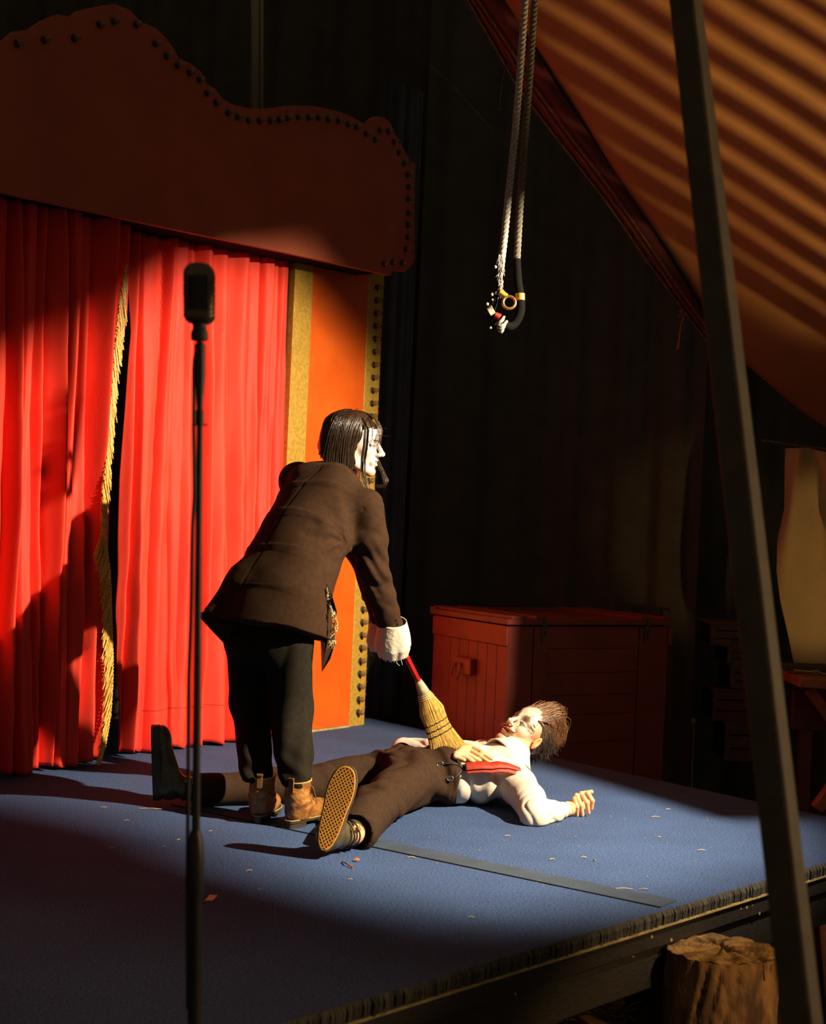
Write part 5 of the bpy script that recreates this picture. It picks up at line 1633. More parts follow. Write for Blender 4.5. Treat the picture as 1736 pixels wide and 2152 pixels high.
# trousers
def trou_w(P):
    d = chain(P, [hipR + V(-.012, .03, -.01), kneR, ankR + V(0, 0, .0)], [.094, .078, .058], .03)
    d2 = chain(P, [hipL + V(0, 0, .02), hipL, kneL, ankL + V(0, 0, .0)], [.095, .090, .070, .054], .03)
    d = smin(d, d2, .03)
    d = smin(d, ell(P, HP + V(0, 0, -.07), (.145, .12, .12), ax=np.array([RG, FW, (0, 0, 1)])), .04)
    d = smin(d, ell(P, at(632, 1590, 5.10), (.050, .06, .075)), .03)       # bagging over the boot
    d = d + .0055 * np.sin(P[:, 0] * 62 + 2.2 * np.sin(P[:, 2] * 7 + 1) + P[:, 1] * 20) * (.6 + .4 * np.sin(P[:, 2] * 9))
    d = d + .0070 * rdg(P[:, 0] * 19 + P[:, 1] * 14 + 1.1 * np.sin(P[:, 2] * 5 + 1) + P[:, 2] * 2.5) * np.clip((P[:, 2] - .15) * 4, 0, 1)
    for c_ in (ankR, ankL):
        q = P - A3(c_); d = d + .0045 * np.sin(q[:, 2] * 95 + q[:, 0] * 55) * np.exp(-(np.linalg.norm(q, axis=1) / .09) ** 2)
    cut = (ankL[2] + ankR[2]) / 2 - .02
    return smax(d, cut - P[:, 2], .006)
tr = sdf_obj('trousers', trou_w, (-.78, 4.82, .05), (-.12, 5.5, .95), .0055, M['charcoal'], woman); tr['label'] = 'loose charcoal trousers'
make_boot(woman, RbR, oR, 'worn tan leather lace-up boot', M['boot'], 1)
make_boot(woman, RbL, oL, 'worn tan leather lace-up boot', M['boot'], -1, lace=False)

# hair
def hairbase(P):
    d = ell(P, (-.020, 0, .043), (.110, .088, .091))
    d = smin(d, ell(P, (-.062, 0, -.005), (.084, .086, .080)), .03)
    d = smin(d, ell(P, (-.030, 0, -.065), (.062, .078, .050)), .03)
    d = d + .002 * np.sin(P[:, 0] * 260 + P[:, 2] * 40)
    face = .034 - P[:, 0] + .35 * np.maximum(0, P[:, 2] - .02) * -1.0
    d = smax(d, -(rbox(P, (.100, 0, -.045), (.075, .078, .110), .03)), .008)
    d = smax(d, P[:, 0] - .026 - .9 * np.maximum(0, P[:, 2] - .0), .008)
    return d
v, q = mesh_sdf(hairbase, (-.15, -.11, -.14), (.13, .11, .15), .0035)
hr = fast_mesh('hair', (v * SW) @ Rw + HO_, q, M['hair_dark'], woman)
hr['label'] = 'dark shoulder-length hair'
HP_ = lambda p: HO_ + (np.asarray(p, float) * SW) @ Rw
cur = []
for k in range(1000):
    s_ = -1 if random.random() < .72 else 1
    x0 = random.uniform(-.115, .058); ph_end = random.uniform(88, 104); c = []
    yb = .094 * math.sqrt(max(.05, 1 - ((x0 + .022) / .132) ** 2)) + random.uniform(0, .005)
    zt_ = .137 * math.sqrt(max(.02, 1 - (abs(x0 + .016) / .138) ** 2.5))
    ln = random.uniform(.0, .03) if x0 < -.05 else random.uniform(.02, .075) if x0 < .02 else random.uniform(.04, .10)
    drift = random.uniform(-.004, .016) if x0 < -.05 else random.uniform(-.025, -.004) if x0 < .03 else random.uniform(-.025, -.01)
    for i in range(13):
        t = i / 12
        if t < .6:
            a = t / .6 * math.radians(ph_end)
            y_ = yb * math.sin(a) + .004; z_ = .03 + (zt_ - .03) * math.cos(a)
        else:
            y_ = yb + .004 - (t - .6) * .02; z_ = .02 - (t - .6) / .4 * (.06 + ln)
        c.append(HP_((x0 + drift * t * 1.5 - .022 * math.sin(t * 2.2) * (1 if x0 > -.07 else .2) + .002 * math.sin(t * 5 + k), s_ * y_, z_)))
    cur.append(c)
for k in range(330):       # back of the head
    a0 = random.uniform(-1.2, 1.2); c = []
    for i in range(8):
        t = i / 7; b_ = t * 1.75
        c.append(HP_((-.024 - .114 * math.sin(min(b_, 1.57)) * math.cos(a0), .095 * math.sin(min(b_, 1.57)) * math.sin(a0), .043 + .098 * math.cos(b_) - max(0, t - .85) * .5)))
    cur.append(c)
for k in range(34):        # fringe over the forehead
    y0 = random.uniform(-.055, .05); ln = random.uniform(.05, .10)
    cur.append([HP_(p) for p in ((.045, y0 * .5, .128), (.080, y0 * .9, .105), (.098, y0 * 1.05, .070), (.103 - .2 * abs(y0), y0 * 1.15, .070 - ln * .5), (.100 - .25 * abs(y0), y0 * 1.2 + random.uniform(-.006, .006), .070 - ln))])
for k in range(26):        # near lock falling past the cheek on to the shoulder
    j = random.uniform(-.010, .010); e = random.uniform(-.015, .02)
    cur.append([HP_(p) for p in ((.035, -.060, .11), (.058 + j, -.076, .060), (.060 + j, -.080, .0), (.056 + j, -.076, -.055), (.060 + j, -.072 + e, -.105), (.072 + j + e, -.070 + e, -.150 - abs(e)), (.090 + e, -.070, -.190 - random.uniform(-.02, .02)))])
for k in range(22):        # far lock, swings forward below the chin
    j = random.uniform(-.010, .010)
    cur.append([HP_(p) for p in ((.04, .066, .06), (.055 + j, .076, .0), (.085 + j + random.uniform(-.004, .004), .078, -.060), (.108 + j, .080, -.095), (.122 + j + random.uniform(-.006, .006), .080, -.122), (.124 + j, .078, -.138 + j), (.112 + j * 1.5, .080, -.148 + random.uniform(-.008, .008)), (.098 + j * 2, .080, -.146 + random.uniform(-.012, .006)))])
for k in range(12):        # flyaways
    a = random.uniform(0, 3.1); c0_ = (-.014 + .108 * math.cos(a), random.uniform(-.03, .03), .043 + .095 * math.sin(a))
    cur.append([HP_(c0_), HP_((c0_[0] * 1.08 + .004, c0_[1], c0_[2] * 1.06)), HP_((c0_[0] * 1.16 + random.uniform(-.01, .03), c0_[1], c0_[2] * 1.02))])
mb = MB(); strands(mb, cur[:1330], .0016, .0006); strands(mb, cur[1330:], .0012, .0005)
o = mb.build('loose_strands', M['hair_dark'], hr, smooth=True); tag(o, kind='stuff')

# ================================================================ BROOM
broom = empty('broom', 'small red-handled corn broom resting on the lying person with its yellow bristles', 'broom')
mb = MB(); mb.tube([B0, B0 + (B1 - B0) * .5, B1 + bdir * .01], .0115, 16); mb.build('handle', M['handle_red'], broom, smooth=True)
F1_ = at(891, 1456, 5.575)
mb = MB(); q = [B1 - bdir * .004, B1 + bdir * .012, (B1 + F1_) / 2, F1_]; mb.tube(q, [.0135, .0145, .018, .0235], 18)
for k in range(7): c = B1 + (F1_ - B1) * (k + 1) / 8; mb.tube([c, c + bdir * .001, c + bdir * .002], [.0145 + .0095 * (k + 1) / 8, .0155 + .0095 * (k + 1) / 8, .0145 + .0095 * (k + 1) / 8], 18)
mb.build('wrapping', M['ferrule'], broom, smooth=True)
# bristle head: flat fan; side direction roughly in the picture plane
TIP = at(950, 1586, 5.63); bd2 = nrm(TIP - F1_); bl = np.linalg.norm(TIP - F1_)
sd_ = nrm(np.cross(bd2, V(.25, -.95, -.1))); sd_ = sd_ if sd_[0] > 0 else -sd_; th_ = np.cross(bd2, sd_)
th_ = th_ if th_[1] < 0 else -th_
def brw(t): return float(np.interp(t, [0, .12, .3, .45, .6, .8, 1], [.022, .034, .052, .047, .049, .066, .078]))
def brt(t): return float(np.interp(t, [0, .12, .3, .45, .6, .8, 1], [.022, .027, .027, .017, .017, .022, .026]))
def bend(t): return -sd_ * .012 * math.sin(t * 2.2) * t + V(0, 0, 0)
cur = []
for k in range(1500):
    a = random.uniform(0, 2 * math.pi); q = math.sqrt(random.uniform(.25, 1)); ln = random.uniform(.90, 1.04)
    jit = random.uniform(-.05, .05)
    c = []
    for i in range(8):
        t = i / 7 * ln; e = max(0, t - .6) * .03
        c.append(F1_ + bd2 * bl * t + bend(t) + sd_ * brw(min(t, 1)) * q * math.cos(a + jit * t) + th_ * brt(min(t, 1)) * q * math.sin(a + jit * t) + sd_ * random.uniform(-e, e) * .4)
    cur.append(c)
mb = MB(); strands(mb, cur, .00125, .0008)
o = mb.build('bristles', M['broom'], broom, smooth=True); tag(o, kind='stuff')
mb = MB()
for tt in (.02, .05, .08):
    c = F1_ + bd2 * bl * tt; ring = [c + bend(tt) + sd_ * (brw(tt) + .002) * math.cos(a) + th_ * (brt(tt) + .002) * math.sin(a) for a in np.linspace(0, 2 * math.pi, 25)]
    mb.tube(ring, .0022, 5, caps=False)
mb.build('binding', M['ferrule'], broom, smooth=True)
mb = MB()
for tt in (.46, .55, .63):
    c = F1_ + bd2 * bl * tt
    ring = [c + bend(tt) + sd_ * (brw(tt) + .0015) * math.cos(a) + th_ * (brt(tt) + .002) * math.sin(a) + bd2 * .0015 * math.sin(a * 14) for a in np.linspace(0, 2 * math.pi, 61)]
    mb.tube(ring, .0021, 5, caps=False)
mb.build('stitching', M['cord_black'], broom, smooth=True)
# ================================================================ THE LYING MAN
def atz(px, py, z): return fl(px, py, z)
MA = nrm(V(.93, .33, 0)); MN = nrm(V(.33, -.93, 0))          # body axis, towards his near (left) side
P0 = V(.02, 5.58, .105); P1 = V(.15, 5.62, .108); P2 = V(.28, 5.66, .112); P3 = V(.385, 5.71, .115)
hN = P0 + MN * .085; kN = at(790, 1694, 5.10); aN = at(742, 1752, 4.68)
hF = P0 - MN * .085; kF = at(618, 1652, 5.48); aF = at(415, 1660, 5.30)
sN = at(1088, 1652, 5.52); eN = at(1122, 1716, 5.25); wN_ = at(1194, 1700, 5.42)
sF = P3 - MN * .15 + V(0, 0, .02); eF = at(850, 1580, 5.93); wF = at(968, 1581, 5.74)
HM = at(1104, 1542, 5.82); um = nrm(V(.72, .22, .66)); fm_ = V(-.55, -.60, .62); fm_ = nrm(fm_ - um * np.dot(fm_, um))
Rm = np.array([fm_, np.cross(um, fm_), um]); SM = 0.98
nk = P3 + MA * .03 + V(0, 0, .03)
# shoes: frame rows x = heel to toe, y, z = away from the sole (into the leg)
tN = nrm(V(.235, .13, .96)); zN = V(.12, .99, 0); zN = nrm(zN - tN * np.dot(zN, tN)); RsN = np.array([tN, np.cross(zN, tN), zN])
oN = at(682, 1778, 4.53)
tF = nrm(V(-.07, 0, 1.0)); zF = V(1, .12, 0); zF = nrm(zF - tF * np.dot(zF, tF)); RsF = np.array([tF, np.cross(zF, tF), zF])
oF = at(322, 1672, 5.28)

fingN = [[(1213, 1699, 5.50), (1209, 1682, 5.47), (1208, 1679, 5.44), (1213, 1696, 5.42), (1213, 1713, 5.43)],
         [(1219, 1693, 5.51), (1214, 1674, 5.48), (1212, 1672, 5.445), (1221, 1692, 5.42), (1224, 1713, 5.43)],
         [(1226, 1687, 5.52), (1223, 1669, 5.49), (1222, 1668, 5.45), (1233, 1686, 5.425), (1237, 1708, 5.435)],
         [(1233, 1682, 5.53), (1234, 1669, 5.50), (1236, 1668, 5.46), (1245, 1683, 5.44), (1243, 1699, 5.45)]]
fingF = [[(972, 1577), (990, 1572), (1012, 1583), (1034, 1597)], [(968, 1582), (987, 1579), (1010, 1592), (1030, 1606)],
         [(964, 1586), (981, 1586), (996, 1594), (1009, 1602)], [(960, 1588), (975, 1591), (988, 1598), (997, 1604)]]
def shirt_core(P):
    return loft(P, [(P1 - MA * .06, .150, .092), (P1 + MA * .05, .158, .098), (P2, .170, .104), (P3, .165, .095), (P3 + MA * .05, .100, .070)], MN, .04, 2.4)
def man_body(P):
    d = loft(P, [(P0 - MA * .03, .11, .070), (P0, .125, .075), (P1, .13, .080), (P2, .145, .085), (P3, .145, .075), (P3 + MA * .05, .08, .055)], MN, .03)
    d = smin(d, chain(P, [nk - MA * .02, nk + (HM - nk) * .45, HM - Rm[2] * .07 * SM - Rm[0] * .022], [.062, .056, .054], .02), .03)
    for S_, E_, W_ in ((sN, eN, wN_), (sF, eF, wF)):
        d = smin(d, chain(P, [P3 * .5 + S_ * .5, S_, E_, W_], [.055, .046, .038, .027], .02), .025)
    for a, b, c in ((hN, kN, aN), (hF, kF, aF)):
        d = smin(d, chain(P, [a, b, c], [.060, .045, .034], .02), .03)
    for R_, o_ in ((RsN, oN), (RsF, oF)):
        d = smin(d, chain(P, [aN if o_ is oN else aF, o_ + R_[2] * .07 + R_[0] * .032, o_ + R_[0] * .13 + R_[2] * .048], [.032, .028, .020], .02), .02)
    return d
def hands_m(P):
    pN = at(1212, 1695, 5.50)
    d = chain(P, [wN_, wN_ * .5 + pN * .5, pN], [.027, .026, .026], .01)
    d = smin(d, cone(P, at(1206, 1703, 5.48), at(1234, 1684, 5.535), .021, .018), .012)
    d = smin(d, ell(P, at(1206, 1706, 5.455), (.022, .028, .022)), .01)
    for f_ in fingN: d = smin(d, chain(P, [at(*p) for p in f_], [.0105, .0098, .0095, .0090, .0075], .003), .0035)
    d = smin(d, chain(P, [at(1212, 1690, 5.49), at(1228, 1668, 5.535), at(1243, 1664, 5.53)], [.013, .0105, .0085], .004), .006)
    return d
fF3 = []
for f_ in fingF:
    c = []
    for i, (x, y) in enumerate(f_):
        h_ = hit(x, y, shirt_core)
        if h_ is None: h_ = at(x, y, 5.66)
        c.append(h_ + nrm(V(0, 0, EYE) - h_) * (.022 - .003 * i) + V(0, 0, .004))
    fF3.append(c)
def hand_far(P):
    d = None
    pal = (fF3[0][0] + fF3[3][0]) / 2
    d = chain(P, [wF, wF * .3 + pal * .7], [.026, .024], .01)
    for k, c in enumerate(fF3):
        d = smin(d, chain(P, [wF * .5 + c[0] * .5] + c, [.017, .0135, .0098, .0090, .0075], .004), .006 if k == 0 else .0045)
    c = fF3[3]; d = smin(d, chain(P, [c[0], c[0] + V(-.005, -.02, -.005), c[1] + V(.0, -.03, -.01)], [.012, .010, .008], .004), .006)
    return d
v1, q1 = mesh_sdf(man_body, (-1.05, 4.35, -.02), (.85, 6.2, .42), .0065)
c1 = np.tile(V(.70, .36, .18), (len(v1), 1))
v2, q2, c2, lv_ = build_head(HM, Rm, SM, True, .6)
v3, q3 = mesh_sdf(lambda P: smin(hands_m(P), 9.0 + 0 * P[:, 0], .001), (.52, 5.25, -.01), (.86, 5.68, .22), .0024)
v4, q4 = mesh_sdf(hand_far, (.0, 5.3, .08), (.50, 6.05, .42), .0026)
vv = np.concatenate([v1, v2, v3, v4]); n1, n2, n3 = len(v1), len(v2), len(v3)
qq = np.concatenate([q1, q2 + n1, q3 + n1 + n2, q4 + n1 + n2 + n3])
cc_ = np.concatenate([c1, c2, np.tile(V(.74, .38, .19), (n3, 1)), np.tile(V(.74, .38, .19), (len(v4), 1))])
man = fast_mesh('person', vv, qq, M['skin'], None, cc_)
tag(man, 'person with curled moustache, white shirt and brown trousers lying face up on the stage', 'person')

# shirt with full sleeves
_ss = [(1101, 1622, 5.60), (1088, 1640, 5.50), (1075, 1660, 5.44), (1070, 1690, 5.42)]
SEAMS_S = [(at(*_ss[i]), at(*_ss[i + 1])) for i in range(3)]
def shirt_sdf(P):
    d = shirt_core(P)
    d = smin(d, chain(P, [P3 - MA * .02 + MN * .07, sN, (sN + eN) / 2 + V(.012, 0, .005), eN + V(0, 0, .004), (eN + wN_) / 2 + V(.0, 0, .0), wN_ - (wN_ - eN) * .12], [.085, .072, .062, .051, .043, .030], .02), .035)
    d = smin(d, chain(P, [P3 - MN * .08, sF, (sF + eF) / 2, eF, (eF + wF) / 2, wF - (wF - eF) * .12], [.085, .075, .068, .055, .052, .032], .02), .035)
    q = P - A3(eN); r_ = np.linalg.norm(q, axis=1)
    d = d + (.0065 * rdg(q[:, 0] * 50 - q[:, 1] * 34 + 1.6 * np.sin(q[:, 2] * 30 + q[:, 1] * 20)) - .003) * np.exp(-(r_ / .12) ** 4)
    q = P - A3(wN_); r_ = np.linalg.norm(q, axis=1)
    d = d + .0065 * rdg(q[:, 0] * 75 + q[:, 1] * 50 + 1.5 * np.sin(q[:, 2] * 60)) * np.exp(-(r_ / .09) ** 4)
    q = P - A3(P1 + MN * .10 + MA * .08); r_ = np.linalg.norm(q, axis=1)
    d = d + (.0120 * rdg(q[:, 0] * 26 + .9 * np.sin(q[:, 2] * 16 + q[:, 1] * 9) + .6) - .004) * np.exp(-(r_ / .17) ** 4)
    q = P - A3(P3 + MN * .12); r_ = np.linalg.norm(q, axis=1)
    d = d + .0080 * rdg(q[:, 0] * 30 + q[:, 1] * 26 + 1.2 * np.sin(q[:, 2] * 20)) * np.exp(-(r_ / .12) ** 4)
    q = P - A3((sF + eF) / 2); r_ = np.linalg.norm(q, axis=1)
    d = d + .009 * rdg(q[:, 0] * 38 + q[:, 2] * 30 + 1.5 * np.sin(q[:, 1] * 14)) * np.exp(-(r_ / .16) ** 4)
    for fa, fb in SEAMS_S: d = d + .0045 * np.exp(-(np.maximum(cone(P, fa, fb, 0, 0), 0) / .005) ** 2)
    d = smax(d, -(cone(P, nk + MA * .02 + V(0, 0, .03), HM, .050, .07)), .006)
    return smax(d, .002 - P[:, 2], .004)
sh_ = sdf_obj('shirt', shirt_sdf, (-.20, 5.10, -.01), (.75, 6.25, .36), .0050, M['shirt'], man); sh_['label'] = 'loose white cotton shirt'
# cuff opening frill
mb = MB()
for k in range(22):
    a = random.uniform(0, 6.28); p = wN_ + V(math.cos(a) * .006, math.cos(a) * .02, math.sin(a) * .030) - nrm(wN_ - eN) * .012
    mb.tube([p, p + nrm(wN_ - eN) * .010 + V(0, 0, random.uniform(-.01, .004)), p + nrm(wN_ - eN) * .020 + V(0, 0, random.uniform(-.012, .0))], [.004, .003, .001], 5)
mb.build('cuff_frill', M['shirt'], sh_, smooth=True)
# collar: two turned-over leaves around the neck
def ribbon(name, pts, wv, th, m, parent, label=None, nsub=6):
    """flat band along pts, half-width vectors wv"""
    P_ = [A3(p) for p in pts]; W_ = [A3(w_) for w_ in wv]; n = len(P_); t = np.linspace(0, n - 1, (n - 1) * nsub + 1)
    C = np.stack([np.interp(t, range(n), [p[k] for p in P_]) for k in range(3)], 1); Wv = np.stack([np.interp(t, range(n), [p[k] for p in W_]) for k in range(3)], 1)
    vs = np.concatenate([C - Wv, C + Wv]); m_ = len(C)
    fs = [(i, i + 1, m_ + i + 1, m_ + i) for i in range(m_ - 1)]
    o = new_obj(name, vs, fs, m, parent, smooth=True); md = o.modifiers.new('thick', 'SOLIDIFY'); md.thickness = th; md.offset = 0
    if label: o['label'] = label
    return o
def S_(px, py, lift=.004, fn=shirt_sdf, Yd=5.6):
    h_ = hit(px, py, fn)
    if h_ is None: h_ = at(px, py, Yd)
    return h_ + nrm(V(0, 0, EYE) - h_) * lift
mb = MB()
cen = nk + (HM - nk) * .50; axn = nrm(HM - nk)
a1 = nrm(np.cross(axn, V(0, 0, 1))); a2 = np.cross(a1, axn)
na_, nb_ = 40, 8; vs = []
for j in range(nb_):
    t = j / (nb_ - 1)
    for i in range(na_):
        an = 2 * math.pi * i / na_
        rr = .064 + .040 * t ** 1.2 + .005 * math.sin(an * 3 + 1) * t
        vs.append(cen + axn * (.004 - .075 * t * (1 + .30 * math.sin(an * 2 + .6))) + (a1 * math.cos(an) + a2 * math.sin(an)) * rr)
fs = [(j * na_ + i, j * na_ + (i + 1) % na_, (j + 1) * na_ + (i + 1) % na_, (j + 1) * na_ + i) for j in range(nb_ - 1) for i in range(na_)]
co = new_obj('collar', vs, fs, M['shirt'], sh_, smooth=True); md = co.modifiers.new('thick', 'SOLIDIFY'); md.thickness = .004
# trousers
def trou_m(P):
    d = loft(P, [(P0 - MA * .10, .135, .088), (P0, .160, .100), (P1 - MA * .01, .165, .104), (P1 + MA * .035, .166, .106)], MN, .03, 2.3)
    d = smin(d, chain(P, [hN, kN + V(0, 0, .0), aN + (kN - aN) * .12], [.098, .080, .074], .03), .045)
    d = smin(d, chain(P, [hF, kF, aF + (kF - aF) * .06], [.090, .074, .058], .03), .045)
    for c_, am, rg in ((hN, .0060, .20), (kN, .0060, .14), (hF, .005, .18), (kF, .004, .15)):
        q = P - A3(c_); r_ = np.linalg.norm(q, axis=1)
        d = d + am * np.sin(q[:, 0] * 58 + q[:, 2] * 40 - q[:, 1] * 24 + 2.5 * np.sin(q[:, 1] * 13)) * np.exp(-(r_ / rg) ** 2)
    d = d + .003 * np.sin(P[:, 0] * 30 + 2 * np.sin(P[:, 1] * 12))
    q = P - A3(P0 - MA * .10 + V(0, 0, .04)); r_ = np.linalg.norm(q, axis=1); an = np.arctan2(q[:, 1], q[:, 0])
    d = d + .0085 * rdg(an * 3.5 + 5 * r_ + .6 * np.sin(r_ * 30)) * np.clip(r_ / .06, 0, 1) * np.exp(-(r_ / .26) ** 4)
    q = P - A3(kN); r_ = np.linalg.norm(q, axis=1)
    d = d + .0075 * rdg(q[:, 1] * 26 + q[:, 0] * 14 + 1.2 * np.sin(q[:, 2] * 22)) * np.exp(-(r_ / .16) ** 4)
    # open hem at the near ankle
    hx = nrm(aN - kN); s_ = (P - A3(aN - hx * .05)) @ A3(hx)
    d = smax(d, -np.maximum(cone(P, aN - hx * .02, aN + hx * .08, .058, .062), -s_ - .0), .004)
    # waistband line
    u = (P - A3(P1)) @ A3(MA)
    d = d - .0022 * (u > -.005)
    return smax(d, .001 - P[:, 2], .004)
tm = sdf_obj('trousers', trou_m, (-1.00, 4.50, -.005), (.32, 5.95, .30), .0055, M['brown_cloth'], man); tm['label'] = 'dark brown wool trousers'

# suspenders: red strap, black cords, buttons
b0 = [(1094, 1617), (1068, 1609), (1048, 1607), (1032, 1609), (1014, 1608), (996, 1609), (979, 1611)]
h0_ = S_(1080, 1614, .004)[1]; h1_ = S_(982, 1611, .004)[1]
pp = [at(x, y, h0_ + (h1_ - h0_) * (1084 - x) / 105 - .010 - .008 * math.sin((1084 - x) / 105 * 3.1)) for x, y in b0]
su = ribbon('suspender_strap', pp, [V(.002, -.008, -.005), V(.002, -.013, -.008), V(.002, -.016, -.010), V(.002, -.018, -.010), V(.002, -.019, -.011), V(.002, -.019, -.011), V(.002, -.018, -.011)], .004, M['strap'], man, 'red suspender strap across the white shirt')
pp2 = [p + V(.002, -.010, -.014) for p in pp]
ribbon('strap_underlayer', pp2, [V(.002, -.012, -.010)] * len(pp2), .003, M['strap'], su)
allc = lambda P: np.minimum(shirt_sdf(P), trou_m(P))
def C_(x, y, l=.004): return S_(x, y, l, allc, 5.55)
mb = MB()
for c in ([(977, 1614), (970, 1610), (960, 1604), (948, 1603), (936, 1604), (926, 1605)], [(977, 1616), (970, 1618), (964, 1626), (957, 1632), (948, 1636)], [(978, 1612), (974, 1610), (972, 1616), (978, 1618)]):
    for dy in (0, 2.0): mb.tube([C_(x, y + dy) for x, y in c], .0020, 6)
mb.build('cord', M['cord_black'], su, smooth=True)
for (x, y) in ((925, 1605), (946, 1636)):
    mb = MB(); c = C_(x, y, .003); nn_ = nrm(V(0, 0, EYE) - c); mb.lathe(c, nn_, [(0, .0085), (.003, .0085), (.004, .006)], 14)
    bt = mb.build('button', M['cord_black'], man)
    mb = MB(); r_ = []
    a1 = nrm(np.cross(nn_, V(0, 0, 1))); a2 = np.cross(nn_, a1)
    for k in range(17): a = 2 * math.pi * k / 16; r_.append(c + nn_ * .005 + (a1 * math.cos(a) * 1.35 + a2 * math.sin(a)) * .0088)
    mb.tube(r_, .0013, 5, caps=False); mb.build('wire_loop', M['silver'], bt, smooth=True)

# boots of the lying man: near one shows its waffled gum sole
def mboot(P, end=None):
    e = V(.028, 0, .175) if end is None else end
    d = chain(P, [(.030, 0, .055), V(.028, 0, .09) * .5 + V(.028, 0, .055) * .1 + e * .4, e], [.042, .039, .043], .02)
    d = smin(d, ell(P, (.028, 0, .055), (.044, .036, .045)), .015)
    d = smin(d, cone(P, (.06, 0, .066), (.150, .0, .046), .040, .032), .03)
    d = smin(d, ell(P, (.200, .0, .038), (.060, .044, .034)), .02)
    d = smin(d, ell(P, (.11, .0, .04), (.07, .037, .03)), .02)
    d = d + .0022 * np.sin(P[:, 2] * 160 + P[:, 0] * 30) * np.exp(-((P[:, 2] - .10) / .03) ** 2)
    ax_ = nrm(e - V(.03, 0, .055)); d = smax(d, (P - A3(e)) @ A3(ax_) - .0, .004)
    return smax(d, .022 - P[:, 2], .003)
def out2(n, g):
    pts = []
    for i in range(n):
        a = 2 * math.pi * i / n; x, y = math.cos(a), math.sin(a)
        X = .122 + .136 * x
        wl = .0425 + .0085 * x - .0055 * math.exp(-((x + .10) / .38) ** 2)
        Y_ = wl * (abs(y) ** .78) * (1 if y > 0 else -1)
        pts.append((X + g * x, Y_ + (g if y > 0 else -g)))
    return pts
def mshoe(R, o, lab, waffle, ank):
    e = R @ (ank - o)
    v, q = mesh_sdf(lambda P: mboot(P, e), (-.10, -.16, .0), (.28, .16, .26), .0028)
    b = fast_mesh('boot', xf(R, o, v), q, M['boot_black'], man); b['label'] = lab
    mb = MB(); n = 56; pts = out2(n, .004)
    lo_ = [xf(R, o, (x, y, .0)) for x, y in pts]; hi_ = [xf(R, o, (x, y, .030)) for x, y in pts]
    mb.add(lo_ + hi_, [tuple(range(n))[::-1], tuple(range(n, 2 * n))] + [(i, (i + 1) % n, n + (i + 1) % n, n + i) for i in range(n)])
    so = mb.build('sole', M['foxing'] if waffle else M['sole_dark'], b)
    if waffle:
        mb = MB(); p2 = out2(n, -.001)
        a_ = [xf(R, o, (x, y, -.0006)) for x, y in p2]; mb.add(a_, [tuple(range(n))[::-1]]); mb.build('recess', M['gum_dark'], so)
        mb = MB(); rim = [xf(R, o, (x, y, -.0018)) for x, y in out2(n, -.0015)]; mb.tube(rim + [rim[0]], .0032, 6, caps=False)
        mb.build('rim', M['gum'], so, smooth=True)
        pl = np.array(out2(80, -.003))
        def inside(x, y):
            return abs(y) < np.interp(x, pl[:41, 0][::-1], np.abs(pl[:41, 1])[::-1]) if pl[:, 0].min() < x < pl[:, 0].max() else False
        mb = MB()
        for sg in (1, -1):
            for k in range(-30, 60):
                c0 = k * .0152; seg = []
                for s_ in np.linspace(-.06, .06, 61):
                    x = c0 + s_ * 1.25 * sg + .06; y = s_
                    if inside(x, y): seg.append((x, y))
                if len(seg) > 3:
                    p, q_ = seg[0], seg[-1]
                    mb.beam(xf(R, o, (p[0], p[1], -.0030)), xf(R, o, (q_[0], q_[1], -.0030)), .0033, .0050, up=R[2])
        t_ = mb.build('waffle_tread', M['gum'], so); tag(t_, 'orange-tan diamond lattice tread', kind='stuff')
    return b
bN = mshoe(RsN, oN, 'black boot with an orange-tan lattice sole facing the viewer', True, aN + nrm(kN - aN) * .02)
bF = mshoe(RsF, oF, 'dark olive-black boot standing on its heel, toe up', False, aF + nrm(kF - aF) * .02)
for (bb, R, o) in ((bN, RsN, oN), (bF, RsF, oF)):
    mb = MB()
    ank_ = R @ ((aN if bb is bN else aF) - o); ax_ = nrm(ank_ - V(.03, 0, .055)); s1_ = nrm(np.cross(ax_, V(0, 1, 0))); s2_ = np.cross(ax_, s1_)
    for zz_ in (-.045, -.018):
        ring = [xf(R, o, ank_ + ax_ * (zz_ + .003 * math.sin(a * 3)) + (s1_ * math.cos(a) + s2_ * math.sin(a)) * .0435) for a in np.linspace(0, 6.2832, 25)]
        mb.tube(ring, .0030, 6, caps=False)
    mb.build('ankle_strap', M['cord_black'], bb, smooth=True)
    mb = MB()
    for zz_, w_ in ((-.045, .007), (-.018, .009)):
        for an in (1.2, 2.0, 3.9):
            rd = s1_ * math.cos(an) + s2_ * math.sin(an); c_ = xf(R, o, ank_ + ax_ * zz_ + rd * .046)
            mb.box(c_, (xf(R, V(0, 0, 0), ax_), xf(R, V(0, 0, 0), rd), xf(R, V(0, 0, 0), np.cross(ax_, rd))), (w_ * .7, .002, w_), .0006)
    mb.build('buckle', M['brass'], bb)

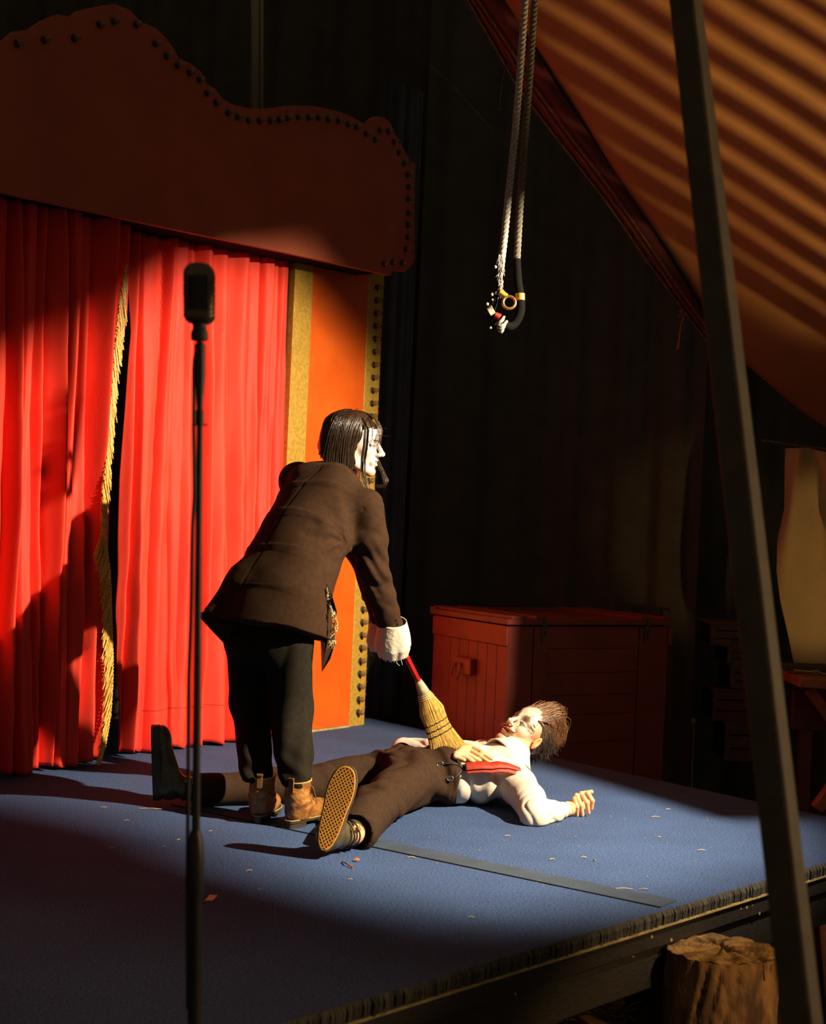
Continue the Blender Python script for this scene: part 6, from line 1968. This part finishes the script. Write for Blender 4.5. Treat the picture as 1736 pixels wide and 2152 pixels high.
# teeth, moustache, ring, painted marks
HM_ = lambda p: HM + (np.asarray(p, float) * SM) @ Rm
mb = MB()
for k in range(-3, 4): mb.sphere(HM_((.0885 - abs(k) * .0012, k * .0056, -.0575)), (.003, .003, .003), 6, 4)
mb.build('teeth', M['tooth'], man, smooth=True)
hf = lambda P: head_sdf(P, True, .6)
def on_face(y, z, lift=.0006):
    p = to_surf(V(.16, y, z), V(-1, 0, 0), hf); return HM_(p + V(lift, 0, 0))
cur = []
for k in range(360):
    s_ = random.choice((-1, 1)); y0 = random.uniform(.003, .029); z0 = -.0485 + random.uniform(-.004, .004) - .10 * y0
    p = to_surf(V(.16, s_ * y0, z0), V(-1, 0, 0), hf)
    dy = random.uniform(.010, .020)
    cur.append([HM_(p), HM_(p + V(.0028, s_ * dy * .5, -.003)), HM_(p + V(.0012, s_ * dy, -.0045 + .06 * y0))])
for s_ in (-1, 1):
    for k in range(26):
        j = random.uniform(-.0012, .0012); jj = random.uniform(-.0012, .0012)
        pts = [(.094, .020, -.049), (.090, .032, -.052), (.085, .040, -.048), (.083, .0445, -.040), (.085, .042, -.034), (.088, .038, -.036)]
        cur.append([HM_((x + j, s_ * (y + jj), z + j)) for x, y, z in pts])
mb = MB(); strands(mb, cur, .0009, .0004, 4); o = mb.build('moustache', M['ginger'], man, smooth=True); o['label'] = 'ginger moustache curled up at the tips'
mb = MB()
def stroke(pts, r=.0009): mb.tube([on_face(y, z, .0004) for y, z in pts], r, 4)
for s_ in (1, -1):
    stroke([(s_ * .033, .040), (s_ * .0335, .052), (s_ * .035, .062)], .0010)            # stroke above the brow
    stroke([(s_ * .030, .000), (s_ * .0295, -.010), (s_ * .027, -.020)], .0011)          # tear line
for (y, z, r_) in ((.056, .004, .008), (.061, .019, .006), (.060, .033, .004)):
    for ang in (.5, 1.57, 2.4): stroke([(y - math.cos(ang) * r_, z - math.sin(ang) * r_), (y + math.cos(ang) * r_, z + math.sin(ang) * r_)], .0007)
for s_ in (1, -1): stroke([(s_ * .019, .004), (s_ * .026, .0075), (s_ * .036, .007), (s_ * .045, .002)], .0013)
o = mb.build('face_paint_strokes', M['paint_black'], man, smooth=True); o['label'] = 'thin black painted strokes and stars'

# hair: short sides, longer ruffled top swept back
def hb_m(P):
    d = ell(P, (-.018, 0, .043), (.098, .079, .088))
    d = smin(d, ell(P, (-.045, 0, -.010), (.062, .068, .070)), .02)
    d = d + .0016 * np.sin(P[:, 0] * 300 + P[:, 2] * 210) * np.sin(P[:, 1] * 280)
    d = smax(d, P[:, 0] - (-.012 + .80 * np.maximum(0, P[:, 2] - .008) * 1.0), .006)
    d = smax(d, -ell(P * A3((1, 1, 1)), (.002, .085, -.012), (.028, .03, .042)), .004)
    d = smax(d, -ell(P * A3((1, 1, 1)), (.002, -.085, -.012), (.028, .03, .042)), .004)
    d = smax(d, -.058 - P[:, 2], .01)
    return d
v, q = mesh_sdf(hb_m, (-.13, -.10, -.11), (.11, .10, .15), .0034)
hm = fast_mesh('hair', (v * SM) @ Rm + HM, q, M['hair_side'], man); hm['label'] = 'brown hair, short at the sides and ruffled on top'
cur = []
for k in range(1100):
    y0 = random.uniform(-.062, .062); x0 = random.uniform(-.055, .062)
    z0 = .043 + .086 * math.sqrt(max(.05, 1 - ((x0 + .018) / .100) ** 2 - (y0 / .082) ** 2))
    L0 = random.uniform(.045, .10) * (1.2 if x0 > 0 else .8); lf = (random.uniform(.010, .060) + .02 * math.sin(y0 * 120 + x0 * 55)) * (1.3 if x0 > .02 else .8)
    clump = math.sin(y0 * 90 + x0 * 40) * .012
    p = V(x0, y0, z0)
    back = V(-1, .1 * math.sin(y0 * 50), .05)
    c = []
    for i in range(7):
        t = i / 6
        c.append(HM_(p + back * L0 * t + V(0, clump * t + y0 * .25 * t, lf * math.sin(t * 2.3) - .055 * t * t * (1 if x0 < .0 else .45))))
    cur.append(c)
for k in range(650):      # sides and nape, hanging down in the world
    s_ = random.choice((-1, 1, 1)); x0 = random.uniform(-.10, -.01); z0 = random.uniform(-.04, .075)
    y0 = .077 * math.sqrt(max(.06, 1 - ((x0 + .018) / .105) ** 2 - ((z0 - .043) / .095) ** 2))
    p = HM_((x0, s_ * y0, z0)); ln = random.uniform(.012, .045) * (1.3 if x0 < -.06 else .7)
    bk = -Rm[0] * .8 + Rm[2] * random.uniform(-.5, .1)
    cur.append([p, p + bk * ln * .5 + Rm[1] * s_ * .003, p + bk * ln + V(0, 0, -ln * .35)])
for k in range(150):      # back of the head drooping towards the floor
    a = random.uniform(-1.1, 1.1); b_ = random.uniform(-.5, 1.1)
    p = HM_((-.018 - .096 * math.cos(b_) * math.cos(a), .078 * math.cos(b_) * math.sin(a), .043 + .086 * math.sin(b_)))
    ln = random.uniform(.02, .055); dr = -Rm[0] * .5 + V(.3, .1, -.6) + V(random.uniform(-.3, .3), random.uniform(-.2, .2), 0)
    cur.append([p, p + dr * ln * .5, p + dr * ln + V(.004, 0, -.004)])
mb = MB(); strands(mb, cur[:1100], .0013, .0005); o = mb.build('ruffled_top_strands', M['hair_brown'], hm, smooth=True); tag(o, 'sunlit brown ruffled strands', kind='stuff'); o['label'] = 'warm brown ruffled strands'  # top strands a warmer brown than the side hair
mb = MB(); strands(mb, cur[1100:], .0011, .0005); o = mb.build('side_strands', M['hair_side'], hm, smooth=True); tag(o, kind='stuff')
